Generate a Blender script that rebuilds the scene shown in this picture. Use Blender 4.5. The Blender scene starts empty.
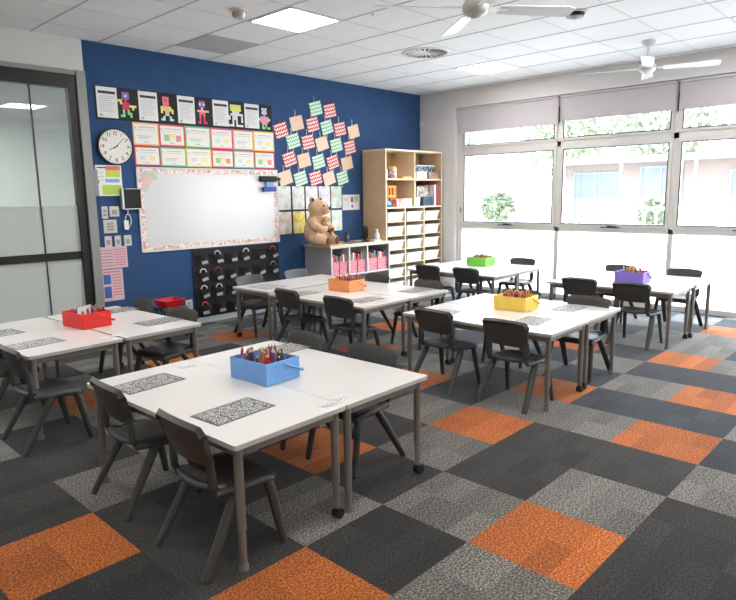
import bpy, bmesh, math, random
from mathutils import Vector, Matrix
random.seed(7)
S = bpy.context.scene
COL = S.collection
PI = math.pi
V = Vector
H = 3.39; XW = 6.70; YW = 6.225; XL = -4.6; YB = -3.2
TH = 0.61                      # table height

# ------------------------------------------------------------------ materials
def lin(c):
    return tuple((x/12.92 if x <= .04045 else ((x+.055)/1.055)**2.4) for x in c)
MATS = {}
def M(name, rgb, rough=.5, metal=0., bump=0., bscale=60., var=0., vscale=8., spec=None, emit=0.):
    if name in MATS: return MATS[name]
    m = bpy.data.materials.new(name); m.use_nodes = True
    nt = m.node_tree; b = nt.nodes['Principled BSDF']
    c = lin(rgb)
    b.inputs['Base Color'].default_value = (*c, 1)
    b.inputs['Roughness'].default_value = rough
    b.inputs['Metallic'].default_value = metal
    if spec is not None: b.inputs['Specular IOR Level'].default_value = spec
    if emit:
        b.inputs['Emission Color'].default_value = (*c, 1); b.inputs['Emission Strength'].default_value = emit
    tc = nt.nodes.new('ShaderNodeTexCoord')
    if var:
        n = nt.nodes.new('ShaderNodeTexNoise'); n.inputs['Scale'].default_value = vscale; n.inputs['Detail'].default_value = 4
        nt.links.new(tc.outputs['Object'], n.inputs['Vector'])
        r = nt.nodes.new('ShaderNodeValToRGB')
        r.color_ramp.elements[0].position = .3; r.color_ramp.elements[1].position = .7
        r.color_ramp.elements[0].color = (*[max(0, x*(1-var)) for x in c], 1)
        r.color_ramp.elements[1].color = (*[min(1, x*(1+var)) for x in c], 1)
        nt.links.new(n.outputs['Fac'], r.inputs['Fac']); nt.links.new(r.outputs['Color'], b.inputs['Base Color'])
    if bump:
        n2 = nt.nodes.new('ShaderNodeTexNoise'); n2.inputs['Scale'].default_value = bscale; n2.inputs['Detail'].default_value = 3
        nt.links.new(tc.outputs['Object'], n2.inputs['Vector'])
        bp = nt.nodes.new('ShaderNodeBump'); bp.inputs['Strength'].default_value = bump; bp.inputs['Distance'].default_value = .01
        nt.links.new(n2.outputs['Fac'], bp.inputs['Height']); nt.links.new(bp.outputs['Normal'], b.inputs['Normal'])
    MATS[name] = m
    return m

def carpet(name, dark, light, third=None, rib=0.):
    """speckled loop-pile carpet; slow patches shift the tone within a tile"""
    m = bpy.data.materials.new(name); m.use_nodes = True
    nt = m.node_tree; N = nt.nodes; L = nt.links; b = N['Principled BSDF']
    b.inputs['Roughness'].default_value = .95; b.inputs['Specular IOR Level'].default_value = .3; b.inputs['Sheen Weight'].default_value = .12; b.inputs['Sheen Roughness'].default_value = .4
    tc = N.new('ShaderNodeTexCoord')
    n = N.new('ShaderNodeTexNoise'); n.inputs['Scale'].default_value = 95; n.inputs['Detail'].default_value = 2; n.inputs['Roughness'].default_value = .7
    L.new(tc.outputs['Object'], n.inputs['Vector'])
    r = N.new('ShaderNodeValToRGB'); e = r.color_ramp.elements
    e[0].position = .36; e[1].position = .64
    e[0].color = (*lin(dark), 1); e[1].color = (*lin(light), 1)
    if third:
        t = r.color_ramp.elements.new(.5); t.color = (*lin(third), 1)
    L.new(n.outputs['Fac'], r.inputs['Fac'])
    # large planks of slightly different tone inside each square
    mp = N.new('ShaderNodeMapping'); mp.inputs['Scale'].default_value = (1/.275, 1/.1375, 1)
    L.new(tc.outputs['Object'], mp.inputs['Vector'])
    fl = N.new('ShaderNodeVectorMath'); fl.operation = 'FLOOR'; L.new(mp.outputs['Vector'], fl.inputs[0])
    wn = N.new('ShaderNodeTexWhiteNoise'); wn.noise_dimensions = '2D'; L.new(fl.outputs['Vector'], wn.inputs['Vector'])
    mr = N.new('ShaderNodeMapRange'); mr.inputs['To Min'].default_value = .76; mr.inputs['To Max'].default_value = 1.22
    L.new(wn.outputs['Value'], mr.inputs['Value'])
    mx = N.new('ShaderNodeVectorMath'); mx.operation = 'SCALE'
    L.new(r.outputs['Color'], mx.inputs[0]); L.new(mr.outputs['Result'], mx.inputs['Scale'])
    L.new(mx.outputs['Vector'], b.inputs['Base Color'])
    bp = N.new('ShaderNodeBump'); bp.inputs['Strength'].default_value = .5; bp.inputs['Distance'].default_value = .004
    L.new(n.outputs['Fac'], bp.inputs['Height']); L.new(bp.outputs['Normal'], b.inputs['Normal'])
    return m

def pattern_mat(name, kind, c1, c2, c3=None, scale=60):
    m = bpy.data.materials.new(name); m.use_nodes = True
    nt = m.node_tree; N = nt.nodes; L = nt.links; b = N['Principled BSDF']; b.inputs['Roughness'].default_value = .6
    tc = N.new('ShaderNodeTexCoord')
    r = N.new('ShaderNodeValToRGB'); r.color_ramp.interpolation = 'CONSTANT'
    e = r.color_ramp.elements; e[0].color = (*lin(c1), 1); e[1].color = (*lin(c2), 1); e[1].position = .5
    if kind == 'glyph':            # tiny dense printed marks
        mp = N.new('ShaderNodeMapping'); mp.inputs['Scale'].default_value = (scale, scale, scale)
        L.new(tc.outputs['Object'], mp.inputs['Vector'])
        fl = N.new('ShaderNodeVectorMath'); fl.operation = 'FLOOR'; L.new(mp.outputs['Vector'], fl.inputs[0])
        wn = N.new('ShaderNodeTexWhiteNoise'); L.new(fl.outputs['Vector'], wn.inputs['Vector'])
        L.new(wn.outputs['Value'], r.inputs['Fac'])
    elif kind == 'zigzag':
        sp = N.new('ShaderNodeSeparateXYZ'); L.new(tc.outputs['Object'], sp.inputs[0])
        def mth(op, a, bb=None):
            q = N.new('ShaderNodeMath'); q.operation = op
            for i, x in enumerate((a, bb)):
                if x is None: continue
                if isinstance(x, (int, float)): q.inputs[i].default_value = x
                else: L.new(x, q.inputs[i])
            return q.outputs[0]
        zz = mth('PINGPONG', sp.outputs['X'], .026)
        s = mth('ADD', sp.outputs['Z'], mth('MULTIPLY', zz, 1.0))
        fr = mth('FRACT', mth('MULTIPLY', s, scale))
        L.new(fr, r.inputs['Fac'])
    else:                          # soft coloured blobs
        r.color_ramp.interpolation = 'LINEAR'
        n = N.new('ShaderNodeTexNoise'); n.inputs['Scale'].default_value = scale; n.inputs['Detail'].default_value = 3
        L.new(tc.outputs['Object'], n.inputs['Vector'])
        e[0].position = .38; e[1].position = .62
        if c3:
            t = e.new(.5); t.color = (*lin(c3), 1)
        L.new(n.outputs['Fac'], r.inputs['Fac'])
    L.new(r.outputs['Color'], b.inputs['Base Color'])
    return m

def glass_mat(name, tint, gloss=.06, veil=0., veilcol=(.9, .9, .9), rough=0.0):
    m = bpy.data.materials.new(name); m.use_nodes = True
    nt = m.node_tree; N = nt.nodes; L = nt.links; N.remove(N['Principled BSDF'])
    out = N['Material Output']
    t = N.new('ShaderNodeBsdfTransparent'); t.inputs['Color'].default_value = (*tint, 1)
    g = N.new('ShaderNodeBsdfGlossy'); g.inputs['Roughness'].default_value = rough
    mx = N.new('ShaderNodeMixShader'); mx.inputs[0].default_value = gloss
    L.new(t.outputs[0], mx.inputs[1]); L.new(g.outputs[0], mx.inputs[2])
    last = mx
    if veil:
        d = N.new('ShaderNodeBsdfDiffuse'); d.inputs['Color'].default_value = (*veilcol, 1)
        tr = N.new('ShaderNodeBsdfTranslucent'); tr.inputs['Color'].default_value = (*veilcol, 1)
        m2 = N.new('ShaderNodeMixShader'); m2.inputs[0].default_value = .5
        L.new(d.outputs[0], m2.inputs[1]); L.new(tr.outputs[0], m2.inputs[2])
        m3 = N.new('ShaderNodeMixShader'); m3.inputs[0].default_value = veil
        L.new(last.outputs[0], m3.inputs[1]); L.new(m2.outputs[0], m3.inputs[2]); last = m3
    L.new(last.outputs[0], out.inputs['Surface'])
    return m

white_wall = M('wall paint', (.86, .85, .84), .7, var=.03, vscale=3)
blue_felt = M('blue pinboard', (.17, .30, .475), .9, bump=.25, bscale=180, var=.08, vscale=5)
ceil_m = M('ceiling tile', (.95, .95, .96), .9, bump=.1, bscale=120)
grid_m = M('ceiling runner', (.78, .78, .79), .7)
trim_m = M('trim', (.86, .86, .87), .5)
skirt_m = M('skirting', (.74, .76, .79), .45)
alu = M('window aluminium', (.86, .85, .84), .45, .2)
alu_dark = M('dark gasket', (.18, .19, .2), .5)
frame_grey = M('door jamb grey', (.56, .57, .56), .5, .3)
black_m = M('black', (.06, .06, .065), .4)
tabletop_m = M('table laminate', (.91, .90, .895), .22)
tableedge_m = M('table edging', (.74, .73, .72), .4)
steel = M('taupe powder coat', (.50, .475, .45), .42, .35)
chair_m = M('charcoal plastic', (.24, .238, .24), .47, bump=.05, bscale=400)
caster_m = M('caster rubber', (.1, .095, .09), .4)
oak = M('pale oak laminate', (.80, .69, .55), .5, var=.07, vscale=6)
oak_edge = M('oak edging', (.90, .82, .70), .5)
tray_m = M('white tray', (.93, .93, .92), .35)
grey_lam = M('grey laminate', (.66, .65, .67), .5)
paper = M('paper', (.92, .92, .92), .7)
ink = M('ink', (.25, .25, .27), .7)
ink_l = M('light ink', (.74, .74, .76), .7)
card_black = M('black card', (.10, .10, .11), .7)
blind_m = M('roller blind fabric', (.76, .74, .76), .8, bump=.08, bscale=500)
fan_m = M('fan enamel', (.90, .90, .90), .35)
lamp_m = M('light panel diffuser', (1, .975, .945), .5, emit=8.0)

# ------------------------------------------------------------------ mesh builder
class MB:
    def __init__(s): s.v = []; s.f = []; s.m = []
    def add(s, vs, fs, mi=0):
        o = len(s.v); s.v += [V(p) for p in vs]
        s.f += [tuple(o+i for i in f) for f in fs]; s.m += [mi]*len(fs)
        return s
    def xf(s, mat, start=0):
        for i in range(start, len(s.v)): s.v[i] = mat @ s.v[i]
        return s
    def box(s, x0, x1, y0, y1, z0, z1, mi=0):
        return s.add([(x0,y0,z0),(x1,y0,z0),(x1,y1,z0),(x0,y1,z0),(x0,y0,z1),(x1,y0,z1),(x1,y1,z1),(x0,y1,z1)],
              [(0,3,2,1),(4,5,6,7),(0,1,5,4),(1,2,6,5),(2,3,7,6),(3,0,4,7)], mi)
    def prism(s, pts, axis, a, b, mi=0):
        """polygon pts (2D) extruded along axis from a to b"""
        n = len(pts)
        def P(p, t):
            return {'x': (t, p[0], p[1]), 'y': (p[0], t, p[1]), 'z': (p[0], p[1], t)}[axis]
        vs = [P(p, a) for p in pts] + [P(p, b) for p in pts]
        fs = [tuple(range(n)), tuple(range(2*n-1, n-1, -1))] + [(i, n+i, n+(i+1) % n, (i+1) % n) for i in range(n)]
        return s.add(vs, fs, mi)
    def tube(s, pts, rs, n=10, mi=0, sq=(1, 1), cap=True):
        pts = [V(p) for p in pts]
        if not isinstance(rs, (list, tuple)): rs = [rs]*len(pts)
        rings = []
        for i, p in enumerate(pts):
            d = (pts[min(i+1, len(pts)-1)] - pts[max(i-1, 0)]).normalized()
            ref = V((0, 0, 1)) if abs(d.z) < .9 else V((1, 0, 0))
            a = d.cross(ref).normalized(); b = d.cross(a).normalized()
            rings.append([p + a*math.cos(2*PI*k/n)*rs[i]*sq[0] + b*math.sin(2*PI*k/n)*rs[i]*sq[1] for k in range(n)])
        vs = [q for r in rings for q in r]; fs = []
        for i in range(len(pts)-1):
            for k in range(n):
                fs.append((i*n+k, i*n+(k+1) % n, (i+1)*n+(k+1) % n, (i+1)*n+k))
        if cap:
            fs.append(tuple(range(n-1, -1, -1))); fs.append(tuple(range((len(pts)-1)*n, len(pts)*n)))
        return s.add(vs, fs, mi)
    def lathe(s, prof, n=24, c=(0, 0, 0), mi=0, cap=True):
        vs = [(c[0]+r*math.cos(2*PI*k/n), c[1]+r*math.sin(2*PI*k/n), c[2]+z) for r, z in prof for k in range(n)]
        fs = [(i*n+k, i*n+(k+1) % n, (i+1)*n+(k+1) % n, (i+1)*n+k) for i in range(len(prof)-1) for k in range(n)]
        if cap:
            fs.append(tuple(range(n-1, -1, -1))); fs.append(tuple(range((len(prof)-1)*n, len(prof)*n)))
        return s.add(vs, fs, mi)
    def ball(s, c, r, n=16, mi=0):
        if not isinstance(r, (tuple, list)): r = (r, r, r)
        m = n//2
        vs = [(c[0], c[1], c[2]-r[2])]
        for i in range(1, m):
            t = -PI/2 + PI*i/m
            vs += [(c[0]+r[0]*math.cos(t)*math.cos(2*PI*k/n), c[1]+r[1]*math.cos(t)*math.sin(2*PI*k/n), c[2]+r[2]*math.sin(t)) for k in range(n)]
        vs.append((c[0], c[1], c[2]+r[2]))
        fs = [(0, 1+(k+1) % n, 1+k) for k in range(n)]
        for i in range(m-2):
            fs += [(1+i*n+k, 1+i*n+(k+1) % n, 1+(i+1)*n+(k+1) % n, 1+(i+1)*n+k) for k in range(n)]
        last = len(vs)-1; o = 1+(m-2)*n
        fs += [(last, o+k, o+(k+1) % n) for k in range(n)]
        return s.add(vs, fs, mi)
    def shell(s, fn, nu, nv, th, mi=0):
        """closed sheet: fn(u,v)->point, offset by thickness th(u,v) along the local normal"""
        P = [[V(fn(i/nu, j/nv)) for j in range(nv+1)] for i in range(nu+1)]
        top = []; bot = []
        for i in range(nu+1):
            for j in range(nv+1):
                a = P[min(i+1, nu)][j]-P[max(i-1, 0)][j]; b = P[i][min(j+1, nv)]-P[i][max(j-1, 0)]
                n = a.cross(b); n = n.normalized() if n.length > 1e-9 else V((0, 0, 1))
                t = th(i/nu, j/nv) if callable(th) else th
                top.append(P[i][j]+n*t/2); bot.append(P[i][j]-n*t/2)
        w = nv+1; N = len(top); fs = []
        for i in range(nu):
            for j in range(nv):
                a, b, c, d = i*w+j, (i+1)*w+j, (i+1)*w+j+1, i*w+j+1
                fs.append((a, b, c, d)); fs.append((N+d, N+c, N+b, N+a))
        loop = [i*w for i in range(nu+1)] + [nu*w+j for j in range(1, nv+1)] + [i*w+nv for i in range(nu-1, -1, -1)] + [j for j in range(nv-1, 0, -1)]
        for q in range(len(loop)):
            a, b = loop[q], loop[(q+1) % len(loop)]
            fs.append((a, N+a, N+b, b))
        return s.add(top+bot, fs, mi)
    def build(s, name, mats, parent=None, smooth=False, bevel=0., loc=None):
        me = bpy.data.meshes.new(name); me.from_pydata([tuple(v) for v in s.v], [], s.f)
        bm = bmesh.new(); bm.from_mesh(me); bmesh.ops.recalc_face_normals(bm, faces=bm.faces[:]); bm.to_mesh(me); bm.free()
        if not isinstance(mats, (list, tuple)): mats = [mats]
        for m in mats: me.materials.append(m)
        for p, mi in zip(me.polygons, s.m): p.material_index = mi
        if smooth:
            me.polygons.foreach_set('use_smooth', [True]*len(me.polygons))
            me.set_sharp_from_angle(angle=math.radians(40))
        o = bpy.data.objects.new(name, me); COL.objects.link(o)
        if parent: o.parent = parent
        if loc is not None: o.location = loc
        if bevel:
            b = o.modifiers.new('bevel', 'BEVEL'); b.width = bevel; b.segments = 2; b.limit_method = 'ANGLE'; b.angle_limit = .7
        return o

def tag(o, label, cat, group=None, kind=None):
    o['label'] = label; o['category'] = cat
    if group: o['group'] = group
    if kind: o['kind'] = kind
    return o
def empty(name, loc, rz, label, cat, group=None):
    o = bpy.data.objects.new(name, None); COL.objects.link(o)
    o.location = loc; o.rotation_euler = (0, 0, rz); o.empty_display_size = .1
    return tag(o, label, cat, group)
def struct(o):
    o['kind'] = 'structure'; return o
def dup(root, loc, rz=None, label=None, group=None):
    r = root.copy(); COL.objects.link(r); r.location = loc
    if rz is not None: r.rotation_euler = (0, 0, rz)
    if label: r['label'] = label
    if group: r['group'] = group
    for ch in list(root.children):
        c = ch.copy(); COL.objects.link(c); c.parent = r
        for g in list(ch.children):
            d = g.copy(); COL.objects.link(d); d.parent = c
    return r

# ------------------------------------------------------------------ room shell
orange = carpet('orange carpet', (.42, .23, .10), (.82, .53, .25), (.68, .34, .15))
dark_c = carpet('charcoal carpet', (.10, .098, .096), (.265, .258, .255))
skylit_c = carpet('skylight tinted charcoal carpet', (.105, .118, .14), (.26, .28, .315))  # charcoal tiles by the window; blue of the skylight put into the colour
grey_c = carpet('mid grey carpet', (.22, .215, .205), (.60, .585, .565), (.40, .39, .375))
light_c = carpet('light grey carpet', (.28, .28, .285), (.64, .64, .64), (.46, .46, .46))
O = {(0,0),(3,0),(5,0),(2,2),(4,2),(7,1),(0,3),(7,3),(-2,1),(-3,3),(10,1),(3,4),(-1,7),(3,9),(4,6),(1,8),(9,4),(6,7),(-4,6),(10,5)}
D = {(1,1),(2,1),(2,0),(-1,1),(0,2),(1,3),(-1,3),(-2,3),(0,4),(2,4),(-2,2),(-3,4),(1,0-1),(0,-1),(-2,5),(-4,3),(-3,2),(0,5)}
B = {(3,3),(4,3),(4,0),(4,1),(6,1),(5,2),(7,2),(6,3),(5,4),(7,4),(8,0),(5,5),(3,6),(6,5),(6,0)}
G = {(1,0),(0,1),(1,2),(3,1),(5,1),(3,2),(6,2),(8,2),(2,3),(5,3),(8,3),(4,4),(6,4),(-1,0),(-1,2),(-2,4),(-1,5),(1,4),(8,1),(-3,1),(-2,0),(9,1),(-3,3-1)}
fm = [orange, dark_c, skylit_c, grey_c, light_c]
mb = MB(); rr = random.Random(3)
def pick(i, j):
    if (i, j) in O: return 0
    if (i, j) in D: return 1
    if (i, j) in B: return 2
    if (i, j) in G: return 3
    if (i+j) % 2 == 0: return 1 if i < 3 else 2  # dark squares towards the window take the copy with skylight tint
    return 3 if rr.random() < .6 else 4
for i in range(-9, 13):
    for j in range(-6, 12):
        x0, x1 = max(i*.55, XL), min((i+1)*.55, XW+.12); y0, y1 = max(j*.55, YB), min((j+1)*.55, YW)
        if x1 <= x0 or y1 <= y0: continue
        mb.add([(x0,y0,0),(x1,y0,0),(x1,y1,0),(x0,y1,0)], [(0,1,2,3)], pick(i, j))
mb.box(XL, XW+.12, YB, YW, -.2, -.001, 1)
struct(mb.build('floor', fm))

# walls
mb = MB(); mb.box(.77, XW, YW, YW+.15, 0, H); struct(mb.build('wall_back', blue_felt))
mb = MB(); mb.box(XL, .77, YW, YW+.15, 3.03, H); struct(mb.build('wall_over_door', white_wall))
WY1, WZ1 = 5.44, 3.09
WY0 = -2.2
mb = MB(); mb.box(XW, XW+.25, WY1, YW+.15, 0, H); mb.box(XW, XW+.25, WY0, WY1, WZ1, H); mb.box(XW, XW+.25, YB, WY0, 0, H)
struct(mb.build('wall_right', white_wall))
mb = MB(); mb.box(XL-.15, XL, YB, YW, 0, H); struct(mb.build('wall_left', white_wall))
mb = MB(); mb.box(XL-.15, XW+.25, YB-.15, YB, 0, H); struct(mb.build('wall_front', white_wall))
mb = MB(); mb.box(.78, 3.86, YW-.014, YW, 0, .10); struct(mb.build('baseboard_back', skirt_m, bevel=.003))
mb = MB(); mb.box(XW-.014, XW, WY1+.07, 5.68, 0, .10); struct(mb.build('baseboard_right', skirt_m, bevel=.003))
mb = MB()
mb.box(XW-.008, XW+.0, WY1, WY1+.06, 0, WZ1+.05); mb.box(XW-.008, XW, WY0, WY1, WZ1, WZ1+.05)
struct(mb.build('trim_1', trim_m))

# ceiling: tiles in a grid of runners
mb = MB(); mb.box(XL-.15, XW+.25, YB-.15, YW+.15, H, H+.2)
struct(mb.build('ceiling', ceil_m))
mb = MB()
xs = [1.65+.70*k for k in range(-9, 8)]; ys = [3.70+.69*k for k in range(-10, 4)]
for x in xs:
    if XL < x < XW: mb.box(x-.009, x+.009, YB, YW, H-.004, H)
for y in ys:
    if YB < y < YW: mb.box(XL, XW, y-.0045, y+.0045, H-.0025, H)
struct(mb.build('trim_2', grid_m))

# ------------------------------------------------------------------ glazed door in back wall and the room behind it
dg_up = glass_mat('door glass', (.93, .96, .945), .12, .06, (.72, .76, .74))
dg_lo = glass_mat('frosted door glass', (.80, .84, .82), .04, .93, (.62, .65, .63))
door = bpy.data.objects.new('door_1', None); COL.objects.link(door); struct(door); door.location = (0, YW, 0)
mb = MB(); mb.box(.665, .765, -.05, .1, 0, 3.05); mb.box(XL, .665, -.035, .1, 3.0, 3.05); mb.build('door_jamb', frame_grey, door, bevel=.004)
mb = MB(); mb.box(XL, .665, -.02, .06, 2.86, 3.0); mb.box(.575, .665, -.02, .06, 0, 2.86); mb.build('door_head_frame', black_m, door)
mb = MB(); mb.box(XL, .575, 0, .05, .99, 1.075); mb.box(XL, .575, 0, .05, 0, .09); mb.build('middle_rail', black_m, door)
k = 0
for a, b in ((-4.2,-2.2), (-2.19, -.995), (-.985, .185), (.195, .575)):
    mb = MB(); mb.box(a, b, .02, .03, 1.59, 2.86); mb.build('clear_glass', dg_up, door)
    mb = MB(); mb.box(a, b, .02, .03, .09, 1.59); mb.build('frosted_glass', dg_lo, door)
mb = MB()
for a in (-2.195, -.99, .19): mb.box(a-.006, a+.006, .01, .04, .09, 2.86)
mb.build('glass_joint', alu_dark, door)
# neighbouring room seen through the glass
nw = M('neighbour wall', (.80, .83, .82), .8); nc = M('neighbour ceiling', (.84, .85, .86), .9)
mb = MB(); mb.box(XL-2, 5, 13.0, 13.1, 0, H); mb.box(XL-2.1, XL-2, YW+.15, 13, 0, H); mb.box(5, 5.1, YW+.15, 13, 0, H); struct(mb.build('wall_neighbour', nw))
mb = MB(); mb.box(XL-2, 5, YW+.15, 13, -.1, 0); struct(mb.build('floor_neighbour', dark_c))
mb = MB(); mb.box(XL-2.1, 5.1, YW+.15, 13.1, H-.1, H+.1); struct(mb.build('ceiling_neighbour', nc))

lamp_n = M('bright light panel diffuser', (1, .99, .97), .5, emit=14.0)
def light_panel(x0, y0, label, z=H, w=.66, l=.65, mat=None):
    t = empty('ceiling_light', (x0+w/2, y0+l/2, z), 0, label, 'light', 'square ceiling light panels')
    m = MB(); e = .022
    m.box(-w/2, w/2, -l/2, -l/2+e, -.008, 0); m.box(-w/2, w/2, l/2-e, l/2, -.008, 0)
    m.box(-w/2, -w/2+e, -l/2+e, l/2-e, -.008, 0); m.box(w/2-e, w/2, -l/2+e, l/2-e, -.008, 0)
    m.build('light_frame', trim_m, t)
    m = MB(); m.box(-w/2+e, w/2-e, -l/2+e, l/2-e, -.006, -.0005); m.build('diffuser', mat or lamp_m, t)
light_panel(1.67, 3.72, 'square lit ceiling panel left of the ceiling fan, largest in view')
light_panel(5.17, 3.72, 'lit ceiling panel behind the round air vent, near the window wall')
for (x, y) in ((-1.83, 3.72), (-1.83, .27), (1.67, .27), (5.17, .27), (-1.83, -2.49), (1.67, -2.49), (5.17, -2.49)):
    light_panel(x, y, 'square lit ceiling panel behind or beside the camera, out of the frame')
for x, y in ((-2.6, 9.2), (.1, 9.2), (-2.6, 11.2), (.1, 11.2), (2.4, 9.2), (-4.9, 9.2), (-2.6, 7.2), (.8, 7.2)):  # more panels than show through the glass; extras added to brighten that room
    light_panel(x, y, 'lit ceiling panel of the neighbouring room, one of a set with extras added for brightness', z=H-.1, mat=lamp_n)

# ------------------------------------------------------------------ windows
gl = glass_mat('window glass', (.97, .985, .99), .05)
win = bpy.data.objects.new('window_1', None); COL.objects.link(win); struct(win); win.location = (XW, 0, 0)
mull = [5.36, 3.56, 1.88, .10, -1.68]
fr = MB()
def fb(y0, y1, z0, z1, d0=.05, d1=.14): fr.box(d0, d1, y0, y1, z0, z1)
fb(5.33, WY1, 0, WZ1)
for y in mull[1:]: fb(y-.035, y+.035, 0, WZ1)
fb(WY0, 5.36, 3.04, WZ1); fb(WY0, 5.36, 2.335, 2.42); fb(WY0, 5.36, 1.055, 1.13); fb(WY0, 5.36, 0, .075)
fb(WY0, -2.1, 0, WZ1)
fr.build('window_frame', alu, win, bevel=.004)
for k in range(4):
    a, b = mull[k+1]+.035, mull[k]-.035
    if k == 0: b = 5.33
    sash = MB()
    for z0, z1, w in ((1.13, 2.335, .055), (2.42, 3.04, .05)):
        if True:
            sash.box(.035, .10, a, b, z0, z0+w); sash.box(.035, .10, a, b, z1-w, z1)
            sash.box(.035, .10, a, a+w, z0+w, z1-w); sash.box(.035, .10, b-w, b, z0+w, z1-w)
    s_ = sash.build('sash', alu, win, bevel=.003)
    g_ = MB()
    for z0, z1, w in ((1.13, 2.335, .055), (2.42, 3.04, .05)):
        t = .012
        g_.box(.03, .045, a+w-t, b-w+t, z0+w-t, z0+w); g_.box(.03, .045, a+w-t, b-w+t, z1-w, z1-w+t)
        g_.box(.03, .045, a+w-t, a+w, z0+w, z1-w); g_.box(.03, .045, b-w, b-w+t, z0+w, z1-w)
    g_.build('gasket', alu_dark, s_)
    p = MB(); p.box(.07, .076, a+.05, b-.05, 1.18, 2.285); p.build('middle_pane', gl, win)
    p = MB(); p.box(.07, .076, a+.045, b-.045, 2.465, 2.995); p.build('upper_pane', gl, win)
    p = MB(); p.box(.09, .096, a, b, .075, 1.055); p.build('lower_pane', gl, win)
    yc = (a+b)/2
    h = MB(); h.box(.015, .035, yc-.03, yc+.03, 1.135, 1.16); h.tube([(.012, yc-.02, 1.15), (.0, yc-.12, 1.145)], .009, 8); h.box(.02, .035, yc-.15, yc+.13, 1.128, 1.14)
    h.build('window_handle', black_m, win)
brass = M('brass', (.75, .6, .35), .4, .6)
h = MB(); h.box(.035, .05, 5.34, 5.37, 1.33, 1.42); h.build('frame_latch', brass, win)

# roller blinds
for k, lab in enumerate(('grey roller blind rolled down over the leftmost window bay, nearest the corner',
                         'grey roller blind above the middle window bay, behind the far ceiling fan',
                         'grey roller blind at the right edge of the frame, over the rightmost window bay',
                         'grey roller blind beyond the right edge of the frame')):
    a, b = mull[k+1]+.012, mull[k]-.012
    if k == 0: b = 5.40
    zb = (2.665, 2.70, 2.70, 2.70)[k]
    t = empty('roller_blind', (XW+.012, (a+b)/2, zb), 0, lab, 'blind', 'roller blinds over the windows')
    hw = (b-a)/2; hh = 3.085-zb
    m = MB(); m.box(-.003, .003, -hw, hw, .015, hh-.02); m.build('blind_fabric', blind_m, t)
    m = MB(); m.tube([(0, -hw, .01), (0, hw, .01)], .010, 8); m.build('bottom_bar', blind_m, t, True)
    m = MB(); m.tube([(0, -hw, hh-.024), (0, hw, hh-.024)], .022, 10); m.build('roller_tube', blind_m, t, True)
    if k:
        m = MB(); m.tube([(-.035, hw-.01, hh-.03), (-.035, hw-.01, hh-.42)], .006, 6); m.tube([(-.035, hw-.01, hh-.17), (-.035, hw-.01, hh-.40)], .011, 8)
        m.build('pull_chain', black_m, t, True)

# ------------------------------------------------------------------ outside
conc = M('pale concrete', (.80, .79, .76), .9, var=.05, vscale=.6)
mb = MB(); mb.box(XW+.25, 70, -40, 60, -.3, -.05); struct(mb.build('ground_outside', conc))
grass = M('grass', (.60, .66, .52), 1, var=.2, vscale=1.2)
mb = MB(); mb.box(17.5, 21.5, -20, 50, -.05, .02); tag(mb.build('lawn_strip', grass), 'strip of sunlit grass outside the windows', 'grass', kind='stuff')

def brick_mat():
    m = bpy.data.materials.new('brick'); m.use_nodes = True; nt = m.node_tree; N = nt.nodes; L = nt.links; b = N['Principled BSDF']
    b.inputs['Roughness'].default_value = .9
    tc = N.new('ShaderNodeTexCoord'); sp = N.new('ShaderNodeSeparateXYZ'); cb = N.new('ShaderNodeCombineXYZ')
    L.new(tc.outputs['Object'], sp.inputs[0]); L.new(sp.outputs['Y'], cb.inputs['X']); L.new(sp.outputs['Z'], cb.inputs['Y'])
    bt = N.new('ShaderNodeTexBrick'); bt.inputs['Scale'].default_value = 3.2
    bt.inputs['Color1'].default_value = (*lin((.51, .45, .435)), 1); bt.inputs['Color2'].default_value = (*lin((.53, .475, .46)), 1); bt.inputs['Mortar'].default_value = (*lin((.54, .51, .50)), 1)
    L.new(cb.outputs[0], bt.inputs['Vector']); L.new(bt.outputs['Color'], b.inputs['Base Color'])
    return m
bld = empty('brick_building', (30, 8, -.05), 0, 'low brick school building with blue-framed windows across the yard', 'building')
mb = MB(); mb.box(0, 6, -16, 7.3, 0, 3.1); mb.build('brick_wall', brick_mat(), bld)
mb = MB(); mb.box(-1.2, 7, -16.5, 7.9, 3.1, 3.38); mb.build('roof_fascia', M('fascia', (.60, .60, .61), .6), bld)
bf = M('blue window frame', (.48, .52, .57), .5); bglass = M('dark window', (.38, .42, .48), .3)
for (y0, y1, z0, z1) in ((3.9, 6.4, .2, 2.7), (.9, 2.9, .9, 2.9), (-3.2, -1.1, .2, 2.6), (-6.2, -4.2, .9, 2.7), (-10, -7.4, .9, 2.7)):
    m = MB(); e = .09
    m.box(-.08, 0, y0, y1, z0, z0+e); m.box(-.08, 0, y0, y1, z1-e, z1)
    for yy in (y0, (y0+y1)/2-e/2, y1-e): m.box(-.08, 0, yy, yy+e, z0+e, z1-e)
    w_ = m.build('building_window', bf, bld)
    m = MB(); m.box(-.04, 0, y0+e, y1-e, z0+e, z1-e); m.build('window_pane', bglass, w_)
m = MB(); m.box(-.12, 0, 7.3, 7.42, 0, 3.1)
for yy in (-16, -12, -8, -4, 0, 3.4): m.box(-1.1, -.98, yy, yy+.12, 0, 3.1)
m.build('canopy_post', M('grey post', (.66, .68, .70), .5), bld)

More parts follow.
